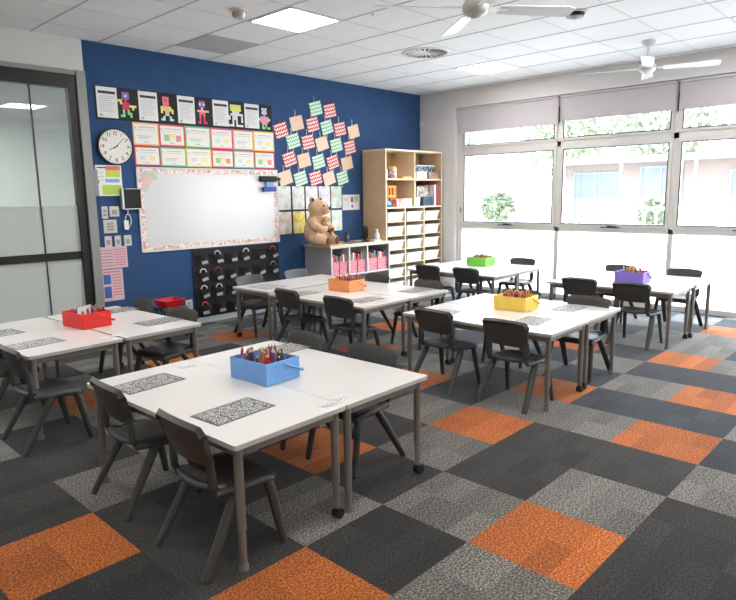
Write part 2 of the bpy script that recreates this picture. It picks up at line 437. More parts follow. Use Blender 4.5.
white_metal = M('white metal hoops', (.95, .95, .95), .4)
hoop = MB()
def mk_hoop():
    pts = [(0, -.42, 0)]
    for k in range(0, 13): pts.append((0, -.42*math.cos(PI*k/12), .72+.36*math.sin(PI*k/12)))
    pts.append((0, .42, 0))
    return MB().tube(pts, .03, 6)
hp = mk_hoop().build('bike_hoop', white_metal, None, True)
tag(hp, 'white metal bike hoop in the row outside the right-hand windows', 'bike rack', 'white bike hoops in the yard')
first = True
for k in range(22):
    loc = (22.5+.08*k, 10.6-.42*k, -.05)
    o = hp if first else dup(hp, loc); first = False
    o.location = loc; o.rotation_euler = (0, 0, .5)

leaf = M('foliage', (.52, .56, .48), .9, var=.3, vscale=2.5); bark = M('bark', (.45, .38, .32), .9)
def tree(x, y, h, r, label, seed):
    q = random.Random(seed)
    t = empty('tree', (x, y, -.05), 0, label, 'tree', 'trees beyond the yard')
    m = MB(); m.tube([(0, 0, 0), (.05, 0, h*.5), (0, .1, h*.8)], [.16, .12, .05], 8)
    for a in range(5):
        an = a*1.3; m.tube([(0, 0, h*.45), (math.cos(an)*r*.6, math.sin(an)*r*.6, h*.8)], [.07, .02], 6)
    m.build('trunk', bark, t, True)
    m = MB()
    for i in range(900):
        th_ = q.random()*2*PI; ph = math.acos(2*q.random()-1); rad = r*(.35+.65*q.random()**.5)*(1+.25*math.sin(3*th_+seed))
        c = V((rad*math.sin(ph)*math.cos(th_), rad*math.sin(ph)*math.sin(th_), h*.72+rad*.85*math.cos(ph)))
        s_ = q.uniform(.16, .34); a = V((q.uniform(-1,1), q.uniform(-1,1), q.uniform(-1,1))).normalized(); b = a.cross(V((q.random(), .3, 1))).normalized()
        m.add([c-a*s_, c+b*s_*.6, c+a*s_, c-b*s_*.6+V((0,0,.08))], [(0, 1, 2), (0, 2, 3)])
    m.build('crown', leaf, t)
for k, (x, y, h, r, lab) in enumerate((
    (24, 19.2, 5.6, 2.3, 'bright green tree seen through the leftmost window bay'),
    (27, 25.5, 6.0, 2.6, 'bushy tree beyond the corner of the yard, furthest left outside'),
    (40, 20.0, 7.5, 3.0, 'tree behind the left end of the brick building'),
    (40, 13.5, 7.8, 3.2, 'tree rising over the brick building roof, middle window bay'),
    (40, 6.5, 8.0, 3.2, 'tree rising over the brick building roof, right window bay'),
    (25.4, 16.2, 1.4, .7, 'low green bush outside the leftmost window'),
    (26.5, 9.0, 1.0, .5, 'low green bush behind the bike hoops'))):
    tree(x, y, h, r, lab, k+1)
# pale fence along left of the yard
m = MB()
for k in range(60): m.box(0, .03, k*.16, k*.16+.11, 0, 1.7)
for z in (.3, 1.4): m.box(.03, .07, 0, 9.6, z, z+.08)
tag(m.build('paling_fence', M('pale fence', (.44, .46, .49), .7), loc=(28.5, 15.9, -.05)), 'pale paling fence left of the brick building in the yard', 'fence')

# ------------------------------------------------------------------ tables
def rrect(hx, hy, r, n=5):
    P = []
    for cx, cy, a0 in ((hx-r, hy-r, 0), (-hx+r, hy-r, PI/2), (-hx+r, -hy+r, PI), (hx-r, -hy+r, 1.5*PI)):
        for k in range(n+1):
            a = a0+PI/2*k/n; P.append((cx+r*math.cos(a), cy+r*math.sin(a)))
    return P
TW, TL = .682, 1.43
def make_table(label):
    t = empty('classroom_table', (0, 0, 0), 0, label, 'table', 'white topped classroom tables')
    m = MB(); P = rrect(TW/2, TL/2, .012)
    m.prism(P, 'z', TH-.024, TH-.003, 1); m.prism(P, 'z', TH-.003, TH, 0)
    m.build('tabletop', [tabletop_m, tableedge_m], t)
    a, b = TW/2-.045, TL/2-.045
    m = MB()
    for s in (-1, 1):
        m.box(s*a-.012, s*a+.012, -b, b, TH-.07, TH-.024); m.box(-a, a, s*b-.012, s*b+.012, TH-.07, TH-.024)
    m.build('apron_frame', steel, t, bevel=.003)
    for sx in (-1, 1):
        for sy in (-1, 1):
            x, y = sx*a, sy*b
            z0 = .062 if sx > 0 else .02
            m = MB(); m.tube([(x, y, TH-.03), (x, y, .20)], .021, 14); m.tube([(x, y, .20), (x, y, z0)], .0175, 14)
            m.tube([(x, y, .205), (x, y, .195)], .0225, 14)
            lg = m.build('leg', steel, t, True)
            if sx > 0:
                m = MB()
                for q in (-.013, .013): m.tube([(x+.01, y+q-.008, .027), (x+.01, y+q+.008, .027)], .027, 16)
                m.box(x-.006, x+.014, y-.004, y+.004, .03, .07)
                m.build('caster', caster_m, lg, True)
            else:
                m = MB(); m.lathe([(.024, 0), (.024, .018), (.019, .026), (.019, .035)], 14, (x, y, 0)); m.build('foot', steel, lg, True)
    return t
tbl = make_table('white table nearest the camera, its outer side lined by two dark chairs')
TABLES = [
 (-.577, 1.845, .025, 'white table nearest the camera, left half of the pair with the blue crate'),
 (.107, 1.862, .025, 'white table right of the blue crate, casters on its right legs, front pair'),
 (-.645, 4.20, .055, 'white table at the left edge under the red crate, left half of that pair'),
 (.060, 4.245, .055, 'white table right of the red crate, beside the blue wall'),
 (2.149, 3.70, .02, 'white table with the orange crate, left half of the middle pair'),
 (2.842, 3.715, .02, 'white table right of the orange crate, back towards the low shelf'),
 (2.215, 1.83, .02, 'white table left of the yellow crate, two dark chairs along its outer side'),
 (2.912, 1.85, .02+PI, 'white table right of the yellow crate, pushed against its twin'),
 (4.80, 3.95, .02, 'white table with the green crate, left half of the pair near the shelving'),
 (5.50, 4.0, .02+PI, 'white table beside the window, right half of the green crate pair'),
 (4.80, 1.79, 0, 'white table under the purple crate, left half of the right-hand pair'),
 (5.505, 1.77, PI, 'white table nearest the window at the right, half of the purple crate pair'),
]
for k, (x, y, r, lab) in enumerate(TABLES):
    o = tbl if k == 0 else dup(tbl, (x, y, 0), r, lab)
    o.location = (x, y, 0); o.rotation_euler = (0, 0, r); o['label'] = lab
dup(tbl, (2.57, 4.835, 0), PI/2+.01, 'white table set crosswise beyond the orange crate pair, nearest the pocket organiser')

# ------------------------------------------------------------------ chairs
def make_chair():
    t = empty('classroom_chair', (0, 0, 0), 0, 'x', 'chair')
    def seat(u, v):
        s = 2*u-1; y = -.155+.345*v
        w = (.172+.022*v) - .012*max(0, (v-.85)/.15)**2
        z = .372 - .014*(1-s*s)*(1-abs(2*v-1)**2) - .03*max(0, (v-.8)/.2)**2 + .014*max(0, (.15-v)/.15)
        z -= .012*abs(s)**6
        y -= .012*(abs(s)**4)*(1 if v > .5 else -1)
        return (s*w, y, z)
    MB().shell(seat, 14, 12, lambda u, v: .016+.012*max(0, (v-.75)/.25)).build('seat', chair_m, t, True)
    def back(u, v):
        s = 2*u-1
        w = .180+.022*v
        zt = .692-.012*s*s-.030*max(0, (abs(s)-.86)/.14)**2; zb = .487+.004*s*s+.012*max(0, (abs(s)-.88)/.12)**2
        z = zb+(zt-zb)*v
        y = -.168-.050*v - .006*math.sin(PI*v) + .026*s*s - .012*max(0, (v-.88)/.12)**2
        return (s*w, y, z)
    MB().shell(back, 20, 12, lambda u, v: .014+.014*max(0, (v-.85)/.15)+.008*max(0, abs(2*u-1)-.85)/.15).build('backrest', chair_m, t, True)
    for s in (-1, 1):
        m = MB(); m.tube([(s*.150, -.075, .358), (s*.158, -.13, .368), (s*.165, -.152, .40), (s*.167, -.152, .46), (s*.168, -.156, .53)], [.018, .026, .030, .031, .022], 12, sq=(.5, 1))
        m.build('back_support', chair_m, t, True)
        m = MB(); m.tube([(s*.176, -.14, .358), (s*.182, 0, .352), (s*.184, .13, .348), (s*.184, .158, .335)], [.016, .021, .023, .018], 10)
        m.build('side_rail', chair_m, t, True)
        m = MB(); m.tube([(s*.180, -.03, .352), (s*.190, -.075, .28), (s*.214, -.225, .03), (s*.216, -.24, 0)], [.026, .030, .0225, .021], 12, sq=(1, .8)); m.build('leg', chair_m, t, True)
        m = MB(); m.tube([(s*.184, .125, .35), (s*.187, .145, .29), (s*.205, .193, .03), (s*.207, .198, 0)], [.025, .027, .020, .018], 12, sq=(1, .8)); m.build('leg', chair_m, t, True)
    m = MB(); m.tube([(-.162, -.138, .385), (-.08, -.158, .376), (0, -.163, .374), (.08, -.158, .376), (.162, -.138, .385)], [.014, .017, .018, .017, .014], 10); m.build('cross_bar', chair_m, t, True)
    return t
ch = make_chair()
# (x of back top, y of back top, direction the sitter faces, label)
E_, W_, S_ = -PI/2, PI/2, PI
CH = [
 (-.99, 1.42, E_, 'dark grey plastic chair nearest the camera, left side of the blue crate table'),
 (-.975, 2.19, E_, 'dark grey plastic chair second from the camera, left side of the blue crate table'),
 (.53, 1.65, W_, 'grey chair back showing over the right edge of the blue crate table, nearer one'),
 (.52, 2.29, W_, 'grey chair back behind the placemat at the far corner of the blue crate table'),
 (-1.05, 3.49, E_, 'dark chair cut by the left edge of the frame, at the red crate table'),
 (-1.06, 4.30, E_, 'dark chair out past the left edge, far side of the red crate table'),
 (.50, 4.66, W_, 'rounded grey chair back beside the red tray, far right of red crate table'),
 (.47, 3.86, W_, 'rounded grey chair back at the near right of the red crate table'),
 (1.76, 4.05, E_, 'dark chair left of the orange crate, next to the crosswise table'),
 (1.75, 3.27, E_, 'dark chair in front of the orange crate, at the front corner of its table'),
 (3.27, 4.14, W_, 'grey chair between the orange crate table and the low shelf unit'),
 (3.20, 3.29, W_, 'grey rounded chair at the right end of the orange crate table'),
 (2.21, 5.34, S_, 'pale grey chair against the black pocket organiser, far left of the long table'),
 (2.97, 5.34, S_, 'pale grey chair under the bear, at the far end of the long table'),
 (1.80, 2.15, E_, 'dark chair left of the yellow crate, further from the camera'),
 (1.79, 1.45, E_, 'dark chair in front of the yellow crate, at the front table corner'),
 (3.22, 1.42, W_, 'grey chair at the right side of the yellow crate table'),
 (3.24, 2.12, W_, 'chair hidden behind the yellow crate, only its legs in view'),
 (4.40, 4.26, E_, 'dark chair beside the wooden shelving, left side of the green crate table'),
 (4.42, 3.64, E_, 'dark chair left of the green crate, in front of the window light'),
 (5.96, 3.66, W_, 'grey chair by the window, right side of the green crate table'),
 (5.98, 4.36, W_, 'chair hidden behind the green crate next to the window'),
 (4.37, 2.07, E_, 'dark chair left of the purple crate, behind the grey chair'),
 (4.33, 1.46, E_, 'dark chair directly in front of the purple crate'),
 (5.90, 2.20, W_, 'grey chair just showing behind the purple crate by the window'),
 (5.93, 1.42, W_, 'grey chair in front of the window at the far right table'),
]
for k, (x, y, r, lab) in enumerate(CH):
    cx = x - .205*math.sin(r); cy = y + .205*math.cos(r)
    # local +Y is the sitter's front
    r2 = r + random.uniform(-.05, .05)
    if k in (7,): r2 += .12
    o = ch if k == 0 else dup(ch, (cx, cy, 0), r2)
    o.location = (cx, cy, 0); o.rotation_euler = (0, 0, r2); o['label'] = lab; o['group'] = 'charcoal classroom chairs'

# ------------------------------------------------------------------ crates, pencils, scissors
PCOL = [(.80,.22,.25),(.86,.45,.20),(.25,.25,.28),(.72,.16,.30),(.62,.60,.58),(.24,.36,.62),(.90,.74,.30),(.30,.55,.35),(.85,.30,.38),(.42,.30,.24)]
pm = [M('pencil paint %d' % i, c, .4) for i, c in enumerate(PCOL)]
wood_tip = M('sharpened wood', (.85, .70, .50), .6)
pencils = []
for i, m_ in enumerate(pm):
    m = MB(); m.tube([(0, 0, 0), (0, 0, .168)], .0075, 6, 0); m.tube([(0, 0, .168), (0, 0, .185)], [.0075, .0015], 6, 1)
    pencils.append((m, [m_, wood_tip]))
pen_mesh = {}
def crate(x, y, rz, rgb, word, fill='pencil', n=26, big=False):
    z = TH
    c = M(word+' painted wood', rgb, .45, var=.05, vscale=12)
    t = empty('pencil_crate', (x, y, z), rz, word+' slatted crate full of pencils, standing on its table top', 'crate')
    hx, hy, hh, e = .125, .16, .13, .008
    for nm, bx in (('side_panel', (-hx, -hx+e, -hy, hy)), ('side_panel', (hx-e, hx, -hy, hy)), ('end_panel', (-hx+e, hx-e, -hy, -hy+e)), ('end_panel', (-hx+e, hx-e, hy-e, hy))):
        m = MB()
        for k in range(4):
            z0 = .004+k*(hh-.004)/4; m.box(*bx, z0, z0+(hh-.004)/4-.0025)
        i = .0015
        m.box(bx[0]+i, bx[1]-i, bx[2]+i, bx[3]-i, .004, hh-.004)
        m.build(nm, c, t)
    m = MB(); m.box(-hx+e, hx-e, -hy+e, hy-e, 0, .008); m.build('base_board', c, t)
    # bail handle folded down over the right side
    m = MB()
    for s in (-1, 1): m.tube([(0, s*(hy+.007), hh-.02), (hx+.02, s*(hy+.007), .045)], .010, 8, sq=(1, .5))
    m.tube([(hx+.02, -hy-.007, .045), (hx+.02, hy+.007, .045)], .010, 8)
    m.build('handle', c, t, True)
    q = random.Random(word)
    R = Matrix.Rotation(rz, 4, 'Z')
    k = 0
    for k in range(n):
        i = q.choice((0, 8, 3, 1, 9, 5, 4, 2, 6) if word in ('blue', 'yellow', 'purple', 'orange') else range(10))
        gx, gy = k % 5, k//5
        lx = -.088+.176*(gx+.5*q.random())/4.6; ly = -.120+.23*(gy+.5*q.random())/(n/5)
        top = (lx*.9, ly*.95)
        p = V((lx, ly, .009)); dirn = V((q.uniform(-.10, .10), q.uniform(-.12, .12), 1)).normalized()
        if i not in pen_mesh:
            m, mt = pencils[i]; o = m.build('pencil', mt); pen_mesh[i] = o.data
        else:
            o = bpy.data.objects.new('pencil', pen_mesh[i]); COL.objects.link(o)
        o.location = V((x, y, z)) + (R @ p)
        o.rotation_mode = 'QUATERNION'; o.rotation_quaternion = V((0, 0, 1)).rotation_difference(R.to_3x3() @ dirn)
        o.scale = (1, 1, q.uniform(.78, 1.0)); tag(o, 'coloured pencil bunched upright with others in the '+word+' crate', 'pencil', 'pencils in the '+word+' crate')
    return t, R
crate(-.185, 1.85, .06, (.45, .66, .90), 'blue', n=30)
crate(-.235, 4.22, .12, (.90, .16, .14), 'red', n=20)
crate(2.50, 3.90, .04, (.96, .62, .36), 'orange', n=25)
crate(2.655, 1.86, .06, (.98, .83, .36), 'yellow', n=35)
crate(5.40, 4.05, .04, (.47, .82, .30), 'green', n=25)
crate(4.99, 1.70, .04, (.50, .42, .78), 'purple', n=30)
# scissors standing in two of the crates
def scissors(x, y, z, rz, rgb, lab):
    t = empty('scissors', (x, y, z), rz, lab, 'scissors')
    hm = M('scissor grip %s' % (rgb,), rgb, .35)
    for s in (-1, 1):
        m = MB(); pts = [(s*(.016+.014*math.cos(a)), 0, .135+.021*math.sin(a)) for a in [2*PI*k/14 for k in range(15)]]
        m.tube(pts, .0038, 6, cap=False); m.build('handle_ring', hm, t, True)
    m = MB(); m.add([(-.004, -.001, 0), (.006, -.001, 0), (.004, -.001, .115), (-.008, -.001, .115), (-.004, .001, 0), (.006, .001, 0), (.004, .001, .115), (-.008, .001, .115)], [(0,1,2,3),(7,6,5,4),(0,4,5,1),(1,5,6,2),(2,6,7,3),(3,7,4,0)])
    m.build('blades', M('blade steel', (.7, .7, .72), .3, .9), t)
scissors(-.245, 1.985, TH+.009, .8, (.85, .1, .12), 'red handled scissors at the left end of the blue crate')
scissors(-.205, 1.955, TH+.009, .5, (.2, .3, .4), 'dark handled scissors next to the red pair in the blue crate')
scissors(2.44, 3.98, TH+.009, .7, (.85, .1, .15), 'red handled scissors standing in the orange crate')
# folded papers in the red crate
for k in range(5):
    m = MB(); m.box(-.055, .055, -.0025, .0025, 0, .165)
    o = m.build('booklet', M('booklet %d' % (k % 3), ((.88,.88,.9), (.62,.68,.78), (.80,.80,.83))[k % 3], .6), loc=(-.29+.012*k, 4.20+.016*k-.055, TH+.009)); o.rotation_euler = (0, 0, .35)
    tag(o, 'white booklet standing in the left part of the red crate', 'booklet', 'booklets in the red crate')

# ------------------------------------------------------------------ placemats and taped labels
mat_print = pattern_mat('number chart print', 'glyph', (.17, .17, .18), (.80, .80, .80), scale=210)
mat_border = M('placemat border', (.30, .30, .31), .45)
def placemat(x, y, rz, label, w=.36, l=.22, soft=False):
    m = MB(); m.box(-w/2, w/2, -l/2, l/2, 0, .0012, 1)
    m.box(-w/2+.012, w/2-.012, -l/2+.012, l/2-.012, .0012, .0016, 0)
    o = m.build('placemat', [mat_print, mat_border], loc=(x, y, TH+.0005)); o.rotation_euler = (0, 0, rz)
    tag(o, label, 'placemat', 'black and white printed desk mats')
placemat(-.645, 1.50, .08, 'black and white printed mat nearest the camera, on the blue crate table')
placemat(-.70, 2.27, .10, 'printed mat behind the second chair, far left of the blue crate table')
placemat(.30, 2.30, .05, 'printed mat right behind the blue crate, by the grey chair back')
placemat(-.77, 3.86, .12, 'printed mat left front of the red crate')
placemat(-.86, 4.45, .12, 'printed mat at the left edge of the frame, left of the red crate', w=.34, l=.26)
placemat(.25, 4.72, .15, 'printed mat right behind the red crate, beside the grey chair')
placemat(.25, 3.91, .12, 'printed mat at the right corner of the red crate table')
placemat(2.02, 4.10, .05, 'printed mat left of the orange crate')
placemat(2.16, 3.28, .05, 'printed mat front of the orange crate at the table corner')
placemat(2.12, 4.84, .03, 'printed mat at the far left end of the long table, by the wall pockets', w=.3, l=.34)
placemat(2.95, 3.28, .05, 'printed mat at the right corner of the orange crate table')
placemat(2.05, 2.26, .05, 'printed mat behind the far chair of the yellow crate table')
placemat(2.26, 1.47, .10, 'printed mat just in front of the yellow crate')
placemat(2.98, 1.50, .05, 'printed mat right of the yellow crate, facing the grey chair')
placemat(5.52, 1.52, 0, 'printed mat right of the purple crate, towards the window')
placemat(5.6, 3.62, 0, 'printed mat right of the green crate, towards the window')
def lab_card(x, y, rz, label):
    m = MB(); m.box(-.05, .05, -.035, .035, 0, .0008, 0)
    for a in (-.03, .0, .03): m.box(a-.011, a+.011, -.02, .02, .0008, .0011, 1); m.box(a-.007, a+.007, -.014, .014, .0011, .0013, 0)
    o = m.build('desk_label', [M('clear label', (.86, .87, .88), .3), M('label print', (.55, .57, .60), .5)], loc=(x, y, TH+.0005)); o.rotation_euler = (0, 0, rz)
    tag(o, label, 'label')
lab_card(-.27, 1.21, .05, 'small grey card stuck left of the seam on the front table edge')
lab_card(-.15, 1.24, .05, 'small grey card stuck right of the seam on the front table edge')
lab_card(-.36, 2.42, .05, 'faint card stuck on the far edge of the blue crate table')
lab_card(-.33, 3.64, .08, 'faint card stuck at the front seam of the red crate table')
lab_card(-.24, 3.66, .08, 'faint card stuck right of the front seam, red crate table')

# ------------------------------------------------------------------ wall items (all on the back wall, local frame: x right, z up, front faces -y)
def wall_thing(name, x, z, label, cat, group=None, d=.0):
    return empty(name, (x, YW-d, z), 0, label, cat, group)
def sheet(name, x0, x1, z0, z1, label, cat, group, parts, mats, th=.004, tilt=0, d=.001):
    """one flat sheet: parts = list of (x0,x1,z0,z1,mat index) in 0..1 of the sheet, printed on it"""
    w, h = x1-x0, z1-z0; m = MB(); m.box(-w/2, w/2, -th, 0, -h/2, h/2, 0)
    for k, (a, b, c, e, mi) in enumerate(parts):
        m.box(-w/2+a*w, -w/2+b*w, -th-.0004-.00005*(k % 9), -th, -h/2+c*h, -h/2+e*h, mi)
    o = m.build(name, mats, loc=((x0+x1)/2, YW-d, (z0+z1)/2)); o.rotation_euler = (0, tilt, 0)
    return tag(o, label, cat, group)

# robots made of coloured squares
RC = {'p': (.62,.42,.74), 'r': (.88,.25,.38), 'y': (.90,.90,.50), 'g': (.55,.86,.58), 'k': (.93,.45,.55), 'o': (.95,.68,.60), 'b': (.72,.88,.95), 'w': (.90,.90,.92), 'l': (.78,.66,.84), 'n': (.93,.62,.72), 't': (.88,.78,.55)}
ROB = [
 ("..ppp...", "..pbp...", "..ppp...", "yy.r....", ".yrrr...", "..rrryyy", "..rrr.y.", "..g.g...", "..g.gg..", ".gg..g.."),
 ("..kkk...", "..krk...", "..kkk...", "..kkk...", ".yttty..", ".ytttyy.", ".y.tt.y.", "...tt...", "..b..b..", ".bb..bb."),
 ("..ppp...", "..wpw...", "..ppp...", "...w....", ".oooooo.", "..kkk...", "..k.k...", "..r.r...", "..r.r...", ".rr.rr.."),
 (".yyyyyy.", ".yyyyyy.", ".yyyyyy.", "..wwww..", ".wwwwwww", "w.www..w", "w.www..w", "..w.w..w", "..w.w...", "www.wwww"),
 ("..wlw...", "..lwl...", "..wlw...", "...l....", ".llnll..", "wnnnnnw.", ".nnnnn..", "..nnn...", "..g.g...", "..gg.gg."),
]
wn_ = ['first from the left, purple head and red body', 'second from the left, tall pink head', 'third from the left, small with pink legs', 'fourth, wide yellow head and white legs', 'fifth and rightmost, pale with a pink skirt']
xe = [.86, 1.36, 1.87, 2.375, 2.875, 3.365]
for k in range(5):
    x0, x1 = xe[k], xe[k+1]; z0, z1 = 2.555+.003*k, 2.925-.002*k
    t = wall_thing('robot_artwork', (x0+x1)/2, (z0+z1)/2, 'pixel robot card and sheet, '+wn_[k], 'artwork', 'robot artworks in the top row')
    w, h = x1-x0, z1-z0
    m = MB(); m.box(-w/2+.001, w/2-.001, -.004, 0, -h/2, h/2); m.build('backing_card', card_black, t)
    m = MB(); a, b = -w/2+.025, -w/2+.265; m.box(a, b, -.007, -.004, -h/2+.02, h/2-.01, 0)
    m.box(a+.02, b-.02, -.0075, -.007, h/2-.085, h/2-.055, 1)
    for q in range(8): m.box(a+.03, b-.03-.02*(q % 3), -.0074, -.007, h/2-.115-.024*q, h/2-.109-.024*q, 2)
    m.box(a+.02, a+.06, -.0074, -.007, -h/2+.03, -h/2+.06, 2)
    m.build('written_sheet', [paper, ink, ink_l], t)
    m = MB(); s_ = .0285; keys = sorted(RC)
    g = ROB[k]
    for r_, row in enumerate(g):
        for c_, chh in enumerate(row):
            if chh != '.':
                xx = w/2-.232+c_*s_; zz = h/2-.045-r_*s_; m.box(xx, xx+s_-.001, -.006, -.004, zz-s_+.001, zz, keys.index(chh))
    m.build('robot_figure', [M('paper square '+q, RC[q], .7) for q in keys], t)

# two rows of feelings cards
bord = {'o': (.95,.74,.50), 'r': (.88,.28,.28), 'g': (.47,.76,.56), 'k': (.92,.40,.46), 'y': (.93,.86,.42), 'p': (.95,.55,.42)}
xs_ = [1.285, 1.62, 1.975, 2.345, 2.69, 3.03, 3.385]
rows = [('orgkpy', 2.285, 2.55), ('rgyrgr', 2.045, 2.275)]
cw = [M('card '+c, bord[c], .6) for c in 'orgkyp']
for ri, (cs, z0, z1) in enumerate(rows):
    for k, c in enumerate(cs):
        mt = [cw['orgkyp'.index(c)], M('card white', (.93, .92, .90), .6), ink_l, M('blob green', (.62,.82,.62), .7), M('blob yellow', (.94,.89,.62), .7), M('blob red', (.90,.58,.56), .7), M('blob blue', (.82,.87,.90), .7)]
        parts = [(.05, .95, .07, .93, 1), (.22, .85, .78, .82, 2), (.12, .88, .68, .70, 2), (.08, .12, .72, .80, 5)]
        if (ri, k) in ((0, 1), (1, 3), (1, 5)): parts += [(.18, .40, .25, .55, 3), (.38, .62, .38, .60, 4), (.64, .84, .24, .52, 5)]
        elif (k+ri) % 2: parts += [(.2, .4, .3, .5, 6), (.6, .8, .28, .5, 4)]
        else: parts += [(.15, .7, .40, .43, 2), (.2, .6, .28, .38, 6)]
        parts += [(.4, .55, .14, .18, 2)]
        nm = {'o': 'orange', 'r': 'red', 'g': 'green', 'k': 'pink-red', 'y': 'yellow', 'p': 'peach'}[c]
        sheet('feelings_card', xs_[k]+.002, xs_[k+1]-.002, z0, z1, '%s bordered card, %s of six in the %s row above the whiteboard' % (nm, ('first', 'second', 'third', 'fourth', 'fifth', 'last')[k], ('upper', 'lower')[ri]), 'card', 'bordered cards above the whiteboard', parts, mt)

# whiteboard
t = wall_thing('whiteboard', 2.35, 1.515, 'large whiteboard with a pink patterned border on the blue wall', 'whiteboard')
w, h = 2.13, 1.03
m = MB(); m.box(-w/2+.01, w/2-.01, -.012, 0, -h/2+.01, h/2-.01); m.build('writing_surface', M('whiteboard enamel', (.86, .86, .87), .18), t)
m = MB()
for a in ((-w/2, w/2, -h/2, -h/2+.018), (-w/2, w/2, h/2-.018, h/2), (-w/2, -w/2+.018, -h/2, h/2), (w/2-.018, w/2, -h/2, h/2)): m.box(a[0], a[1], -.022, 0, a[2], a[3])
m.build('board_frame', M('board frame', (.87, .86, .87), .35, .1), t, bevel=.002)
bp = pattern_mat('floral border', 'blob', (.84, .62, .60), (.95, .93, .91), (.93, .84, .80), scale=34)
m = MB()
n = 44; x0, x1, z0, z1 = -w/2+.02, w/2-.02, -h/2+.02, h/2-.02
def scal(p, q, inward, cnt, dep=.055):
    for k in range(cnt):
        a = V(p)+(V(q)-V(p))*k/cnt; b = V(p)+(V(q)-V(p))*(k+1)/cnt; i = V(inward)
        pts = [a, b] + [b+i*dep*.75, (a*.25+b*.75)+i*dep*.97, (a+b)/2+i*dep*1.1, (a*.75+b*.25)+i*dep*.97, a+i*dep*.75]
        nn = len(pts); m.add([(p_.x, -.0155, p_.z) for p_ in pts]+[(p_.x, -.012, p_.z) for p_ in pts], [tuple(range(nn)), tuple(range(2*nn-1, nn-1, -1))]+[(i_, (i_+1) % nn, nn+(i_+1) % nn, nn+i_) for i_ in range(nn)])
scal((x0, 0, z1), (x1, 0, z1), (0, 0, -1), 30); scal((x0, 0, z0), (x1, 0, z0), (0, 0, 1), 30)
scal((x0, 0, z0+.05), (x0, 0, z1-.05), (1, 0, 0), 13); scal((x1, 0, z0+.05), (x1, 0, z1-.05), (-1, 0, 0), 13)
m.build('scalloped_border', bp, t)
m = MB()
for k, (a, b, r_) in enumerate(((.10, .09, .07), (.17, .07, .05), (.10, .17, .055), (.08, .24, .04), (.22, .11, .03), (.14, .13, .05))):
    m.tube([(x0+a, -.0175-.0004*k, z1-b), (x0+a, -.016, z1-b)], r_, 9, k % 3)
m.build('corner_decoration', [M('deco grey', (.80, .78, .79), .7), M('deco green', (.76, .82, .70), .7), M('deco pink', (.90, .77, .75), .7)], t)
m = MB()
for k in range(4): m.tube([(.80+.05*k-.2, -.02, z1-.04), (.80+.05*k-.2, -.0155, z1-.04)], .008, 8)
m.build('magnet_dots', card_black, t)
# pen holder on the board
t = wall_thing('pen_holder', 3.24, 1.84, 'black and blue pen holder clipped to the right end of the whiteboard', 'holder', d=.0)
m = MB(); m.box(-.16, .12, -.075, -.023, .02, .10); m.box(.12, .2, -.06, -.025, .04, .08); m.build('holder_body', card_black, t, bevel=.006)
m = MB(); m.box(-.06, .07, -.06, -.023, -.05, .02); m.build('clip', M('light blue clip', (.45, .62, .85), .4), t, bevel=.004)
m = MB(); m.box(-.12, .10, -.08, -.023, -.115, -.05); m.build('blue_eraser', M('royal blue', (.13, .24, .62), .5), t, bevel=.006)

# clock
t = wall_thing('wall_clock', 1.045, 2.25, 'round black rimmed wall clock with white dial', 'clock')
def disc(m, r, y0, y1, n=40, mi=0): m.tube([(0, y0, 0), (0, y1, 0)], r, n, mi)
m = MB(); disc(m, .207, -.045, 0); m.build('clock_case', black_m, t, True)
m = MB(); disc(m, .192, -.049, -.045); m.build('dial', M('dial white', (.92, .90, .88), .5), t)
m = MB()
for k in range(60):
    a = 2*PI*k/60; L_ = .012 if k % 5 else .02
    c, s_ = math.sin(a), math.cos(a); r_ = .182; wd = .0015 if k % 5 else .004
    p, q = V((c*r_, -.0495, s_*r_)), V((c*(r_-L_), -.0495, s_*(r_-L_)))
    n_ = V((s_, 0, -c))*wd
    m.add([p-n_, p+n_, q+n_, q-n_], [(0, 1, 2, 3)])
m.build('minute_marks', ink, t)
def text_obj(body, size, loc, mat, parent, name='numeral', bold=0.0):
    cu = bpy.data.curves.new('txt', 'FONT'); cu.body = body; cu.size = size; cu.align_x = 'CENTER'; cu.align_y = 'CENTER'; cu.extrude = .0006; cu.offset = bold
    to = bpy.data.objects.new('tmp', cu); COL.objects.link(to)
    dg = bpy.context.evaluated_depsgraph_get(); me = bpy.data.meshes.new_from_object(to.evaluated_get(dg))
    bpy.data.objects.remove(to)
    me.transform(Matrix.Translation(loc) @ Matrix.Rotation(PI/2, 4, 'X'))
    me.materials.clear(); me.materials.append(mat)
    return me
def join_meshes(mes, name, mat, parent):
    bm = bmesh.new()
    for me in mes: bm.from_mesh(me)
    out = bpy.data.meshes.new(name); bm.to_mesh(out); bm.free(); out.materials.append(mat)
    o = bpy.data.objects.new(name, out); COL.objects.link(o); o.parent = parent; return o
mes = []
for k in range(1, 13):
    a = 2*PI*k/12; mes.append(text_obj(str(k), .052, (math.sin(a)*.145, -.0495, math.cos(a)*.145), ink, t, bold=.0008))
join_meshes(mes, 'numerals', ink, t)
red_small = []
def hand(name, ang, L_, w_, y):
    m = MB(); c, s_ = math.sin(ang), math.cos(ang); d = V((c, 0, s_)); n_ = V((s_, 0, -c))
    a = -d*.03; b = d*L_
    P = [a-n_*w_, a+n_*w_, b+n_*w_*.5, b-n_*w_*.5]
    m.add([(p.x, y, p.z) for p in P]+[(p.x, y+.0015, p.z) for p in P], [(0,1,2,3),(7,6,5,4),(0,4,5,1),(1,5,6,2),(2,6,7,3),(3,7,4,0)])
    m.build(name, black_m, t)
hand('hour_hand', 2*PI*8.12/12, .095, .006, -.053); hand('minute_hand', 2*PI*7.5/60, .155, .004, -.056)

